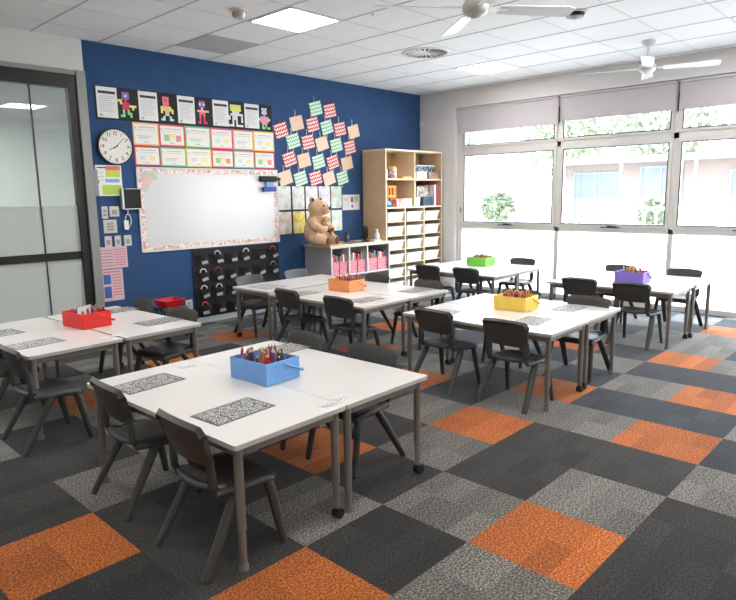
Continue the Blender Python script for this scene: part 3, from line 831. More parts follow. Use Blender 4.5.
# notices left of the board
sheet('wall_schedule', .80, 1.10, 1.69, 2.04, 'white and lime coloured schedule in a clear pocket under the clock', 'poster', None,
      [(.05, .40, .90, .94, 2), (.38, .95, .84, .97, 3), (.38, .95, .72, .84, 4), (.38, .95, .62, .72, 5), (.34, .90, .44, .56, 6), (.20, .95, .04, .36, 5), (.08, .3, .5, .52, 7), (.08, .3, .62, .64, 7), (.08, .3, .74, .76, 7)],
      [paper, ink, ink, M('sched red', (.84,.48,.40), .6), M('sched yellow', (.90,.78,.35), .6), M('sched lime', (.74,.84,.35), .6), M('sched blue', (.52,.66,.86), .6), ink_l], th=.02)
m = MB(); m.box(-.02, .02, -.05, 0, -.16, .14); m.box(-.03, .03, -.055, -.01, -.02, .02)
tag(m.build('door_closer_box', M('grey cover', (.55, .56, .58), .5), loc=(.785+.0, YW-.001, 1.85)), 'slim grey wall fitting beside the schedule, next to the door jamb', 'wall fitting')
t = wall_thing('document_tray', 1.185, 1.655, 'black wall pocket with silver edges right of the schedule', 'wall pocket')
m = MB(); m.box(-.10, .12, -.05, 0, -.115, .11); m.build('pocket_body', card_black, t)
m = MB(); m.box(-.12, -.10, -.07, 0, -.12, .12); m.box(-.10, .125, -.056, -.05, -.125, -.115); m.box(-.06, .125, -.056, -.0, .112, .12); m.build('pocket_edge', M('silver', (.80, .81, .82), .35, .5), t)
t = wall_thing('headphone_cable', 1.14, 1.40, 'white cable hanging below the black wall pocket', 'cable')
cab = M('cable white', (.88, .88, .88), .4)
m = MB(); pts = [(.0+.035*math.cos(a), -.02, .0+.075*math.sin(a)) for a in [2*PI*k/16 for k in range(17)]]
m.tube(pts, .006, 6, cap=False); m.tube([(.0, -.02, .075), (-.0, -.03, .125)], .006, 6); m.build('cable_loop', cab, t, True)
m = MB(); m.box(-.06, .0, -.03, -.0, -.11, .0); m.build('cable_plug', cab, t, bevel=.006)
plate = M('switch plate', (.80, .79, .78), .4)
def switch(x0, x1, z0, z1, label, rock=1, d=.012):
    t = wall_thing('switch_plate', (x0+x1)/2, (z0+z1)/2, label, 'switch')
    w, h = (x1-x0)/2, (z1-z0)/2
    m = MB(); m.box(-w, w, -d, 0, -h, h); m.build('plate', plate, t, bevel=.003)
    m = MB()
    for k in range(rock): m.box(-w*.5, w*.5, -d-.004, -d, -h*.6+k*h*1.3/rock, -h*.6+(k+.7)*h*1.3/rock)
    m.build('rocker', M('rocker', (.62, .60, .57), .4), t)
switch(.835, .905, 1.43, 1.57, 'narrow beige switch plate, upper left of the cluster', 2)
switch(.925, 1.04, 1.45, 1.57, 'wide white switch plate, upper right of the cluster')
switch(.84, 1.0, 1.26, 1.415, 'large beige control plate in the middle of the cluster', 3)
switch(.84, .925, 1.10, 1.225, 'small white plate, left of the lower three')
switch(.96, 1.035, 1.10, 1.225, 'small white plate, centre of the lower three')
switch(1.075, 1.165, 1.10, 1.225, 'small white plate, right of the lower three')
pk = M('pink paper', (.85, .72, .76), .7); pkd = M('pink print', (.66, .50, .58), .7); bl = M('blue photo block', (.22, .38, .66), .6); rdp = M('red print', (.78, .45, .48), .7)
sheet('pink_poster', .755, 1.10, .845, 1.10, 'pink landscape notice with fine print, beside the door jamb', 'poster', None,
      [(.06, .5, .82-.14*q, .86-.14*q, 2) for q in range(6)]+[(.54, .94, .84-.12*q, .88-.12*q, 3) for q in range(7)], [pk, ink, pkd, rdp])
sheet('pink_blue_poster', .77, 1.025, .46, .835, 'pink notice with two blue blocks, low beside the door jamb', 'poster', None,
      [(.08, .42, .54, .84, 2), (.08, .42, .1, .46, 2), (.1, .9, .90, .94, 3)]+[(.5, .92, .80-.09*q, .83-.09*q, 3) for q in range(8)], [pk, ink, bl, rdp])
switch(1.83, 1.93, .21, .34, 'white power point low on the blue wall', 2)

# paper kites
zig = {'G': pattern_mat('green zigzag', 'zigzag', (.50, .76, .62), (.92, .95, .90), scale=19), 'R': pattern_mat('red zigzag', 'zigzag', (.82, .24, .28), (.96, .90, .88), scale=19), 'P': M('peach paper', (.93, .81, .72), .7, var=.06, vscale=20)}
pal = {'G': M('mint edge', (.52, .76, .64), .7), 'R': M('red edge', (.80, .22, .28), .7), 'P': M('peach edge', (.93, .80, .70), .7)}
KT = [('G',4.2,2.95),('R',4.49,2.94),('R',3.52,2.59),('P',3.82,2.71),('R',4.13,2.71),('G',4.42,2.69),('R',4.7,2.68),('P',5.0,2.66),('G',3.74,2.45),('R',4.03,2.45),('P',4.31,2.44),('G',4.61,2.43),('R',4.91,2.41),('R',3.66,2.19),('P',3.94,2.18),('G',4.23,2.17),('R',4.53,2.17),('P',4.84,2.16),('P',3.57,1.92),('G',3.86,1.91),('R',4.16,1.92),('P',4.44,1.92),('G',4.73,1.93)]
ROWN = {0: 'top', 1: 'top', 2: 'second'}
rown = lambda k: 'top' if k < 2 else 'second' if k < 8 else 'third' if k < 13 else 'fourth' if k < 18 else 'bottom'
start = {'top': 0, 'second': 2, 'third': 8, 'fourth': 13, 'bottom': 18}
ordn = ['first', 'second', 'third', 'fourth', 'fifth', 'sixth']
strm = M('kite string', (.85, .80, .75), .7)
for k, (c, x, z) in enumerate(KT):
    rn = rown(k)
    t = wall_thing('paper_square', x, z, '%s paper square, %s from the left in the %s slanting row' % ({'G': 'green zigzag', 'R': 'red zigzag', 'P': 'plain peach'}[c], ordn[k-start[rn]], rn), 'decoration', 'paper squares pinned in a fan', d=.002)
    t.rotation_euler = (0, -.27+.04*math.sin(k*2.3), 0)
    m = MB(); s_ = .098; u_ = .120
    m.box(-u_, u_, -.006, -.002, -s_, s_, 0); m.box(-u_+.006, u_-.006, -.0068, -.006, -s_+.006, s_-.006, 1)
    m.build('patterned_card', [pal[c], zig[c]], t)
    m = MB(); m.tube([(-.01, -.006, s_), (.0, -.010, s_+.05), (.01, -.006, s_+.09)], .006, 6); m.tube([(-.03, -.005, -s_), (-.045, -.005, -s_-.05)], .004, 5)
    m.build('string_tail', pal[c] if k < 3 else strm, t, True)

# children's paintings 5 x 2
px = [(3.43,3.655),(3.69,3.92),(3.95,4.19),(4.215,4.45),(4.475,4.70)]
A = [[((.70,.72,.72),(.90,.90,.88),(.82,.84,.84)), ((.66,.66,.68),(.90,.90,.90),(.80,.80,.80)), ((.72,.70,.72),(.93,.90,.90),(.86,.82,.84)), ((.70,.66,.80),(.92,.90,.92),(.85,.80,.84)), ((.90,.50,.42),(.80,.90,.84),(.62,.82,.78))],
     [((.60,.66,.36),(.92,.90,.90),(.84,.70,.68)), ((.84,.74,.22),(.95,.90,.75),(.90,.84,.40)), ((.50,.62,.66),(.88,.86,.82),(.74,.74,.74)), ((.62,.68,.60),(.90,.90,.88),(.80,.82,.80)), ((.66,.82,.72),(.92,.94,.92),(.84,.90,.86))]]
pn = [['pale sketch', 'faint grey sketch', 'pinkish sketch', 'lilac sketch', 'mint painting with an orange blob'], ['pink and green flowers', 'bright yellow figure', 'painting behind the bear on its left', 'painting behind the bear on its right', 'pale green sketch']]
for r_ in range(2):
    for k in range(5):
        z0, z1 = ((1.46, 1.80), (1.105, 1.43))[r_]
        f3 = lambda c: tuple(x*.65+.33 for x in c)
        mt = [card_black, pattern_mat('painting %d %d' % (r_, k), 'blob', *( [f3(c_) for c_ in A[r_][k]] if (r_, k) != (1, 1) else A[r_][k]), scale=9)]
        sheet('child_painting', px[k][0]-.012, px[k][1]+.012, z0-.012, z1+.01, 'child\'s painting, %s, %s row by the bear' % (pn[r_][k], ('upper', 'lower')[r_]), 'artwork', 'paintings behind the bear', [(.045, .955, .03, .97, 1)], mt)
sheet('photo_notice', 4.72, 5.11, 1.42, 1.665, 'white notice with small photos between the paintings and the shelving', 'poster', None,
      [(.48, .62, .50, .85, 2), (.66, .93, .58, .92, 3), (.42, .93, .06, .46, 1), (.5, .62, .14, .36, 4), (.08, .3, .6, .8, 5)], [M('notice base', (.88, .84, .87), .7), paper, M('photo green', (.35, .45, .42), .6), M('photo beige', (.74, .72, .66), .6), M('photo purple', (.50, .42, .72), .6), pk])

# pocket organiser
org_m = M('black mesh fabric', (.085, .08, .085), .75, bump=.2, bscale=200)
org_p = M('black pocket fabric', (.12, .115, .12), .55, bump=.1, bscale=100)
t = wall_thing('pocket_organiser', 2.665, 0, 'black hanging organiser of four rows of labelled pockets under the whiteboard', 'organiser')
m = MB(); m.box(-.70, .71, -.02, -.015, .08, .985); m.build('backing_fabric', org_m, t)
tagm = M('name tag', (.58, .58, .62), .5)
hp_cols = [(.75,.80,.85), (.80,.30,.32), (.9,.9,.9), (.12,.12,.13), (.85,.5,.6)]
q = random.Random(5)
for r_ in range(4):
    for c_ in range(6):
        xa = -.685+c_*.231; za = .765-r_*.222
        m = MB()
        def pk_fn(u, v, xa=xa, za=za):
            b = math.sin(PI*u)
            return (xa+.012+.205*u, -.022-.055*b*(.5+.5*v), za+.012*(1-v)+.15*v-.012*b*v)
        m.shell(pk_fn, 8, 4, .003)
        po = m.build('pocket', org_p, t, True)
        m = MB(); ty = -.085
        m.box(-.045, .045, -.002, .0, -.02, .02)
        m.xf(Matrix.Translation((xa+.115+q.uniform(-.02, .03), -.083, za+.05)) @ Matrix.Rotation(q.uniform(-.35, -.05), 4, 'Y') @ Matrix.Rotation(-.2, 4, 'X'))
        m.build('name_tag', tagm, po)
# headphones sticking out of some pockets
def headphones(x, z, rgb, lab, r0=.046):
    t = wall_thing('headphones', x, z, lab, 'headphones', 'headphones in the wall pockets', d=.045)
    hm = M('headband %s' % (rgb,), rgb, .4)
    m = MB(); m.tube([(r0*math.cos(a), -.0, r0*1.1*math.sin(a)) for a in [PI*k/12 for k in range(13)]], .009, 6, sq=(1, 1)); m.build('headband', hm, t, True)
    for s_ in (-1, 1):
        m = MB(); m.tube([(s_*(r0+.012), 0, -.03), (s_*(r0-.012), 0, -.03)], .026, 12); m.build('ear_cup', card_black, t, True)
X0 = 2.665-.685+.115
for (c_, r_, col, lab) in ((1, 0, (.72,.82,.88), 'pale blue headband, top row of the wall pockets'), (5, 0, (.80,.35,.42), 'pink headband, top right wall pocket'), (3, 0, (.9,.88,.9), 'white headband, top row fourth wall pocket'),
                           (0, 1, (.88,.88,.88), 'white headband in the left pocket, second row'), (0, 2, (.92,.90,.9), 'white headband in the left pocket, third row'), (1, 2, (.85,.72,.70), 'beige headband, third row of the wall pockets'),
                           (0, 3, (.88,.22,.25), 'red headband in the bottom left wall pocket'), (5, 1, (.50,.58,.42), 'green headband at the right, second row of wall pockets'), (1, 1, (.55,.18,.22), 'dark red headband, second row second wall pocket')):
    headphones(X0+c_*.231, .765-r_*.222+.135, col, lab)

# PIR sensor in the corner
m = MB(); m.box(-.03, .0, -.06, 0, -.06, .055); m.box(-.045, -.03, -.045, -.015, -.04, .02)
tag(m.build('motion_sensor', M('sensor white', (.88, .87, .85), .4), loc=(XW-.001, YW-.02, 2.89)), 'small white motion sensor high in the room corner', 'sensor')

# ------------------------------------------------------------------ tall shelving with trays
BX0, BX1, BY0, BY1, BZ = 5.175, 6.66, 5.70, 6.205, 2.375
t = empty('tall_shelf_unit', (BX0, BY0, 0), 0, 'tall pale wooden shelf unit with white trays in the corner', 'shelf unit')
W_u, D_u = BX1-BX0, BY1-BY0
m = MB(); m.box(0, .025, 0, D_u, 0, BZ-.025); m.build('side_panel', oak, t); m = MB(); m.box(W_u-.025, W_u, 0, D_u, 0, BZ-.025); m.build('side_panel', oak, t)
m = MB(); m.box(0, W_u, 0, D_u, BZ-.025, BZ); m.build('top_panel', oak_edge, t)
m = MB(); m.box(.025, W_u-.025, D_u-.012, D_u, .04, BZ-.025); m.build('back_panel', oak, t)
for z in (1.90, 1.445): m = MB(); m.box(.025, W_u-.025, .002, D_u-.012, z-.012, z+.012); m.build('shelf', oak_edge, t)
m = MB(); m.box(W_u/2-.012, W_u/2+.012, .004, D_u-.012, 1.457, 1.888); m.box(W_u/2-.012, W_u/2+.012, .004, D_u-.012, 1.912, BZ-.025); m.build('divider', oak_edge, t)
cx = [.025, .488, .990, W_u-.025]
for x in cx[1:3]: m = MB(); m.box(x-.01, x+.01, .004, D_u-.012, .04, 1.433); m.build('divider', oak_edge, t)
zs = [1.445-.229*k for k in range(1, 7)]
for z in zs:
    for k in range(3):
        a = cx[k]+(.01 if k else 0); b = cx[k+1]-(.01 if k < 2 else 0)
        m = MB(); m.box(a, b, .006, D_u-.012, z-.008, z+.004); m.build('tray_shelf', oak_edge, t)
# fronts edged light
m = MB(); m.box(0, .025, -.002, 0, 0, BZ); m.build('front_edging', oak_edge, t); m = MB(); m.box(W_u-.025, W_u, -.002, 0, 0, BZ); m.build('front_edging', oak_edge, t)
def make_tray():
    t = empty('storage_tray', (0, 0, 0), 0, 'x', 'tray', 'white trays in the tall shelf unit')
    m = MB(); w0, w1, d, h = .165, .19, .40, .15; e = .004
    def ring(w, dd, z): return [(-w, 0 if z > 0 else .02, z), (w, 0 if z > 0 else .02, z), (w, dd, z), (-w, dd, z)]
    a = ring(w0, d-.02, 0); b = ring(w1, d, h); c = ring(w1-e, d-e, h); c = [(x, y+(e if y == 0 else 0), z) for x, y, z in c]; dd = [(x*.97, .026 if y == .02 else y-.008, .005) for x, y, z in a]
    m.add(a+b+c+dd, [(3,2,1,0)]+[(i, (i+1) % 4, 4+(i+1) % 4, 4+i) for i in range(4)]+[(4+i, 4+(i+1) % 4, 8+(i+1) % 4, 8+i) for i in range(4)]+[(8+i, 8+(i+1) % 4, 12+(i+1) % 4, 12+i) for i in range(4)]+[(12, 13, 14, 15)])
    m.build('tray_body', tray_m, t)
    m = MB(); m.box(-w1-.008, w1+.008, -.014, .002, h-.016, h); m.box(-w1-.008, -w1+.001, .002, d, h-.008, h); m.box(w1-.001, w1+.008, .002, d, h-.008, h)
    m.build('tray_rim', tray_m, t, bevel=.003)
    return t
tr = make_tray(); first = True
rn = ['top', 'second', 'third', 'fourth', 'fifth', 'lowest']
for r_ in range(6):
    for k in range(3):
        loc = (BX0+(cx[k]+cx[k+1])/2, BY0+.01, zs[r_]+.0045)
        lab = 'white plastic tray, %s column, %s tray row of the tall shelf' % (('left', 'middle', 'right')[k], rn[r_])
        if first: o = tr; o.location = loc; o['label'] = lab; first = False
        else: o = dup(tr, loc, 0, lab)
# items on the open shelves
def wbox(name, x0, x1, y0, y1, z0, z1, mat, label, cat, group=None, bevel=.004, rz=0):
    m = MB(); w, d = (x1-x0)/2, (y1-y0)/2; m.box(-w, w, -d, d, 0, z1-z0)
    o = m.build(name, mat, bevel=bevel, loc=((x0+x1)/2, (y0+y1)/2, z0)); o.rotation_euler = (0, 0, rz)
    return tag(o, label, cat, group)
zA, zB = 1.9125, 1.4575
def jar(x, y, z, r, h, rgb, lid, label):
    t = empty('jar', (x, y, z), 0, label, 'jar')
    m = MB(); m.lathe([(r*.9, 0), (r, .01), (r, h*.78), (r*.85, h*.85)], 20); m.build('jar_body', pattern_mat('jar '+label, 'blob', rgb, (.92, .90, .88), (.80, .70, .68), scale=40), t, True)
    m = MB(); m.lathe([(r*.9, h*.85), (r*.9, h)], 20); m.build('jar_lid', M('lid '+label, lid, .4), t, True)
jar(5.44, 5.80, zA, .085, .19, (.55, .30, .30), (.93, .78, .40), 'jar with yellow lid on the top left shelf')
jar(5.27, 5.80, zA, .05, .14, (.85, .60, .55), (.93, .90, .90), 'small pale jar at the left end of the top shelf')
m = MB(); m.box(-.12, .12, -.06, .06, 0, .035); [m.tube([(-.09+.06*k, 0, .035), (-.09+.06*k, 0, .05)], .018, 10) for k in range(4)]
tag(m.build('toy_tray', M('orange yellow toy', (.96, .70, .28), .4), bevel=.004, loc=(5.77, 5.80, zA)), 'flat orange-yellow toy on the top left shelf', 'toy')
t = empty('clear_container', (6.34, 5.95, zA), 0, 'clear plastic container of parts behind the boxes, top right shelf', 'container')
m = MB(); m.box(-.25, .25, -.14, .14, .0, .21); m.build('container_body', pattern_mat('mixed parts', 'blob', (.16, .18, .22), (.66, .70, .74), (.38, .42, .50), scale=22), t, bevel=.015)
m = MB(); m.box(-.26, .26, -.15, .15, .212, .235); m.build('container_lid', M('clear lid', (.78, .82, .86), .2), t, bevel=.006)
wbox('white_box', 6.01, 6.255, 5.72, 5.80, zA, zA+.12, M('white carton', (.90, .92, .94), .5), 'white box at the front left of the top right shelf', 'box')
wbox('brown_box', 6.32, 6.59, 5.72, 5.80, zA, zA+.11, M('brown carton', (.62, .50, .42), .6, var=.2, vscale=15), 'brown box at the front right of the top right shelf', 'box')
wbox('paper_stack', 5.95, 6.2, 5.80, 6.0, BZ, BZ+.03, black_m, 'thin dark folder lying on top of the tall shelf', 'folder')
# lattice block toy
t = empty('lattice_blocks', (5.52, 5.93, zB), 0, 'orange lattice block toy standing on the second shelf', 'toy')
om = M('orange plastic', (.95, .58, .12), .4); m = MB()
for z in (0, .155, .31): m.box(-.11, .11, -.06, .06, z, z+.035)
for x in (-.11, -.035, .04, .085): m.box(x, x+.028, -.058, .058, .035, .31)
m.build('lattice_body', om, t, bevel=.003)
t = empty('toy_animal', (5.30, 5.79, zB), 0, 'teal rounded toy at the left end of the second shelf', 'toy')
tm = M('teal plastic', (.38, .68, .70), .4)
m = MB(); m.ball((0, 0, .055), (.09, .06, .055)); m.ball((-.05, -.01, .10), (.045, .04, .045)); m.build('toy_body', tm, t, True)
m = MB(); m.ball((.07, 0, .04), (.04, .03, .04)); m.build('toy_tail', M('blue plastic', (.25, .45, .62), .4), t, True)
wbox('pink_box', 5.48, 5.66, 5.74, 5.85, zB, zB+.13, pattern_mat('pink pattern', 'blob', (.85, .30, .40), (.95, .90, .86), (.93, .60, .60), scale=30), 'pink patterned box on the second shelf', 'box')
wbox('striped_box', 5.665, 5.88, 5.74, 5.85, zB, zB+.13, pattern_mat('cream pattern', 'blob', (.90, .72, .62), (.86, .90, .84), (.95, .92, .86), scale=30), 'cream and mint box next to the pink one, second shelf', 'box')
t = empty('mug', (6.02, 5.80, zB), 0, 'white and beige cup on the second shelf, right compartment', 'cup')
m = MB(); m.lathe([(.085, 0), (.10, .15), (.094, .15), (.08, .01)], 20); m.build('cup_body', M('cup beige', (.88, .84, .78), .4), t, True)
m = MB(); m.tube([(.095, -.0, .12), (.135, 0, .10), (.13, 0, .05), (.09, 0, .03)], .009, 6); m.build('cup_handle', M('cup beige', (.88, .84, .78), .4), t, True)
wbox('navy_box', 6.18, 6.44, 5.73, 5.85, zB, zB+.155, M('navy carton', (.16, .26, .38), .5, var=.3, vscale=14), 'navy blue box on the second shelf, right compartment', 'box')
for k, (c, x, h, th_) in enumerate((((.60,.58,.56), 6.13, .36, .035), ((.82,.80,.78), 6.28, .34, .05), ((.72,.70,.70), 6.42, .35, .06), ((.90,.88,.86), 6.52, .36, .05), ((.82,.25,.38), 6.585, .38, .035))):
    wbox('binder', x-th_/2, x+th_/2, 5.87 if k < 3 else 5.74, 6.16, zB, zB+h, M('binder %d' % k, c, .5), ['grey book behind the cup, second shelf', 'pale binder behind the navy box', 'grey binder behind the navy box', 'white binder beside the pink folder', 'pink folder at the right end of the second shelf'][k], 'binder', 'binders on the second shelf', bevel=.003)
wbox('picture_book', 6.15, 6.50, 5.855, 5.866, zB, zB+.33, pattern_mat('cover', 'blob', (.45, .42, .42), (.84, .80, .78), (.72, .66, .64), scale=12), 'large picture book facing out on the second shelf', 'book')

# ------------------------------------------------------------------ low shelf unit
LX0, LX1, LY0, LY1, LZ = 3.88, 5.165, 5.62, 6.205, .93
t = empty('low_shelf_unit', (LX0, LY0, 0), 0, 'low grey cubby unit with pale wooden top under the bear', 'shelf unit')
W_l, D_l = LX1-LX0, LY1-LY0
m = MB(); m.box(-.02, W_l, -.015, D_l, LZ-.03, LZ); m.build('unit_top', oak_edge, t, bevel=.003)
m = MB(); m.box(0, .02, 0, D_l, 0, LZ-.03); m.build('side_panel', grey_lam, t); m = MB(); m.box(W_l-.02, W_l, 0, D_l, 0, LZ-.03); m.build('side_panel', grey_lam, t)
m = MB(); m.box(.02, W_l-.02, D_l-.012, D_l, .05, LZ-.03); m.build('back_panel', grey_lam, t)
lam_w = M('white edging', (.86, .86, .86), .5)
for x in (.385, .78): m = MB(); m.box(x-.01, x+.01, .002, D_l-.012, .05, LZ-.03); m.build('divider', [lam_w], t)
for z in (.47, .05):
    for a, b in ((.02, .375), (.395, .77), (.79, W_l-.02)): m = MB(); m.box(a, b, .002, D_l-.012, z-.01, z+.01); m.build('shelf', lam_w, t)
m = MB(); m.box(0, .02, -.003, 0, 0, LZ-.03); m.box(W_l-.02, W_l, -.003, 0, 0, LZ-.03); m.box(.02, W_l-.02, -.003, 0, LZ-.045, LZ-.03); m.build('front_edging', lam_w, t)
fold_pat = pattern_mat('file pattern', 'blob', (.50, .42, .72), (.95, .42, .42), (.95, .62, .60), scale=24)
coral = M('coral card', (.93, .45, .40), .6)
bi = 0
for k, (a, b) in enumerate(((.02, .375), (.395, .77), (.79, W_l-.02))):
    for s_ in range(2):
        w_ = (b-a)/2-.02; xc = a+.012+w_/2+s_*(w_+.012)
        t = empty('magazine_file', (LX0+xc, LY0+.03, .4805), 0, 'coral patterned magazine file, %s one in the %s cubby of the low unit' % (('left', 'right')[s_], ('left', 'middle', 'right')[k]), 'file box', 'magazine files in the low shelf unit')
        hw = w_/2-.004
        m = MB(); e = .004
        m.box(-hw, hw, 0, e, 0, .20); m.build('front_panel', fold_pat, t)
        m = MB(); m.box(-hw, -hw+e, e, .26, 0, .23); m.box(hw-e, hw, e, .26, 0, .23); m.box(-hw+e, hw-e, .26-e, .26, 0, .23); m.box(-hw+e, hw-e, e, .26-e, 0, .004); m.build('file_body', coral, t)
        for j in range(4):
            c = [(.86,.84,.80), (.55,.50,.48), (.82,.30,.32), (.40,.46,.50), (.30,.28,.28)][(j*2+k+s_) % 5]
            th_ = (2*hw-.02)/4*.8; xx = -hw+.01+j*(2*hw-.02)/4
            wbox('exercise_book', LX0+xc+xx, LX0+xc+xx+th_, LY0+.04, LY0+.24, .4855, .4855+.27+.012*((j*3+k) % 4), M('book %s' % (c,), c, .6),
                 'exercise book standing in the %s file, %s cubby' % (('left', 'right')[s_], ('left', 'middle', 'right')[k]), 'book', 'exercise books in the %s %s file' % (('left', 'middle', 'right')[k], ('left', 'right')[s_]), bevel=0)

# things on the low unit
t = empty('desk_speaker', (4.79, 5.80, LZ), .9, 'round black speaker on a stand on the low unit, by the tall shelf', 'speaker')
m = MB(); m.tube([(0, -.035, .145), (0, .03, .145)], .10, 24); m.build('speaker_head', black_m, t, True)
m = MB(); m.tube([(0, -.042, .145), (0, -.035, .145)], .075, 24); m.build('speaker_grille', M('dark mesh', (.16, .16, .17), .7), t, True)
m = MB(); m.lathe([(.07, 0), (.07, .012), (.02, .03), (.018, .06)], 20); m.build('speaker_base', black_m, t, True)
t = empty('spray_bottle', (5.07, 5.80, LZ), 0, 'small white bottle at the right end of the low unit', 'bottle')
m = MB(); m.lathe([(.035, 0), (.042, .01), (.042, .10), (.018, .135), (.016, .15)], 20); m.build('bottle_body', M('bottle white', (.92, .92, .92), .35), t, True)
m = MB(); m.lathe([(.02, .15), (.02, .18)], 16); m.box(-.045, .01, -.01, .01, .17, .185); m.build('pump_cap', M('bottle white', (.92, .92, .92), .35), t)
wbox('grey_folder', 4.33, 4.68, 5.68, 5.90, LZ, LZ+.012, M('grey folder', (.42, .43, .46), .5), 'flat grey folder lying on the low unit beside the bear', 'folder', bevel=.002, rz=.1)
t = empty('tape_dispenser', (4.56, 5.98, LZ), .5, 'small dark tape dispenser behind the folder on the low unit', 'dispenser')
m = MB(); m.prism([(-.09, 0), (.09, 0), (.09, .05), (.0, .15), (-.03, .17), (-.05, .12), (-.09, .04)], 'y', -.025, .025); m.build('dispenser_body', M('dark blue grey', (.20, .23, .30), .4), t, bevel=.004)
m = MB(); m.tube([(.0, -.03, .08), (.0, .03, .08)], .035, 18); m.build('tape_roll', M('tape', (.70, .70, .66), .3), t, True)
wbox('notepad', 4.86, 5.03, 5.66, 5.80, LZ, LZ+.025, M('notepad', (.82, .83, .84), .6), 'small pale notepad between speaker and bottle', 'notepad', bevel=.002)

# the bear
fur = M('tan plush', (.83, .69, .56), 1.0, bump=1.0, bscale=45, var=.14, vscale=30)
fur_d = M('brown plush', (.42, .25, .17), 1.0, bump=.8, bscale=50)
def blob(m_, name, parent, mat, vox=.014, sm=6):
    o = m_.build(name, mat, parent, True)
    r = o.modifiers.new('remesh', 'REMESH'); r.mode = 'VOXEL'; r.voxel_size = vox; r.use_smooth_shade = True
    s_ = o.modifiers.new('smooth', 'SMOOTH'); s_.factor = .7; s_.iterations = sm
    return o
t = empty('teddy_bear', (3.865, 5.91, LZ), .32, 'large tan plush bear sitting on the low unit, cuddling a cub', 'toy')
m = MB()
m.ball((0, .02, .21), (.20, .165, .215)); m.ball((0, 0, .34), (.155, .13, .14)); m.ball((0, -.03, .545), (.15, .145, .135)); m.ball((.01, -.15, .52), (.08, .09, .07)); m.ball((0, -.02, .45), (.10, .095, .08))
for s_ in (-1, 1):
    m.tube([(s_*.14, 0, .38), (s_*.20, -.08, .29), (s_*.15, -.18, .24), (s_*.06, -.215, .26)], [.06, .065, .058, .05], 12)
    m.tube([(s_*.12, -.03, .10), (s_*.19, -.14, .10), (s_*.15, -.23, .07)], [.10, .095, .07], 12)
    m.ball((s_*.14, -.235, .075), (.068, .055, .075))
    m.ball((s_*.115, .0, .665), (.05, .03, .05))
m.ball((s_*.06, -.215, .26), .05)
blob(m, 'bear_body', t, fur)
for s_ in (-1, 1):
    m = MB(); m.ball((s_*.115, -.025, .667), (.032, .015, .032)); m.build('inner_ear', fur_d, t, True)
    m = MB(); m.ball((s_*.055, -.168, .580), .0145); m.build('eye', black_m, t, True)
    m = MB(); m.ball((s_*.14, -.275, .07), (.055, .022, .06)); m.build('foot_pad', fur_d, t, True)
    m = MB(); m.ball((s_*.055, -.24, .235), (.038, .03, .032)); m.build('paw', fur_d, t, True)
m = MB(); m.ball((.01, -.238, .545), (.03, .02, .024)); m.build('nose', black_m, t, True)
c = empty('bear_cub', (3.91, 5.745, LZ+.27), .5, 'small plush cub held in the arms of the large bear', 'toy')
m = MB(); m.ball((0, 0, .03), (.055, .045, .06)); m.ball((0, -.01, .115), (.055, .05, .048)); m.ball((0, -.055, .105), (.025, .025, .02))
for s_ in (-1, 1): m.ball((s_*.04, 0, .155), (.018, .012, .018)); m.tube([(s_*.04, -.02, .05), (s_*.07, -.06, .02)], [.022, .018], 8)
blob(m, 'cub_body', c, fur, .009, 3)
for s_ in (-1, 1):
    m = MB(); m.ball((s_*.02, -.054, .13), .006); m.build('eye', black_m, c, True)
m = MB(); m.ball((0, -.08, .11), (.009, .007, .007)); m.build('nose', black_m, c, True)

# red tray on a dark step stool against the wall
t = empty('step_stool', (1.38, 5.80, 0), 0, 'low dark step stool by the blue wall, mostly hidden by chairs', 'stool')
m = MB(); m.box(-.16, .16, -.13, .13, .34, .37); m.build('stool_top', chair_m, t, bevel=.006)
for sx in (-1, 1):
    for sy in (-1, 1): m = MB(); m.tube([(sx*.12, sy*.10, .34), (sx*.14, sy*.12, 0)], .018, 8); m.build('leg', chair_m, t, True)
t = empty('red_tray', (1.38, 5.80, .3705), .1, 'open red plastic tray on a low stool by the blue wall', 'tray')
red_p = M('red plastic', (.86, .14, .14), .35)
m = MB(); h = .085; a = [(-.10,-.09,0),(.10,-.09,0),(.10,.09,0),(-.10,.09,0)]; b = [(-.14,-.12,h),(.14,-.12,h),(.14,.12,h),(-.14,.12,h)]; c_ = [(x*.96, y*.95, z) for x, y, z in b]; d_ = [(x*.96, y*.95, .006) for x, y, z in a]
m.add(a+b+c_+d_, [(3,2,1,0)]+[(i, (i+1) % 4, 4+(i+1) % 4, 4+i) for i in range(4)]+[(4+i, 4+(i+1) % 4, 8+(i+1) % 4, 8+i) for i in range(4)]+[(8+i, 8+(i+1) % 4, 12+(i+1) % 4, 12+i) for i in range(4)]+[(12, 13, 14, 15)])
m.build('tray_body', red_p, t)
m = MB()
for s_ in (-1, 1): m.box(s_*.14-.012, s_*.14+.012, -.12, .12, h-.006, h+.004); m.box(-.14, .14, s_*.12-.012, s_*.12+.012, h-.006, h+.004)
m.build('tray_rim', red_p, t, bevel=.003)

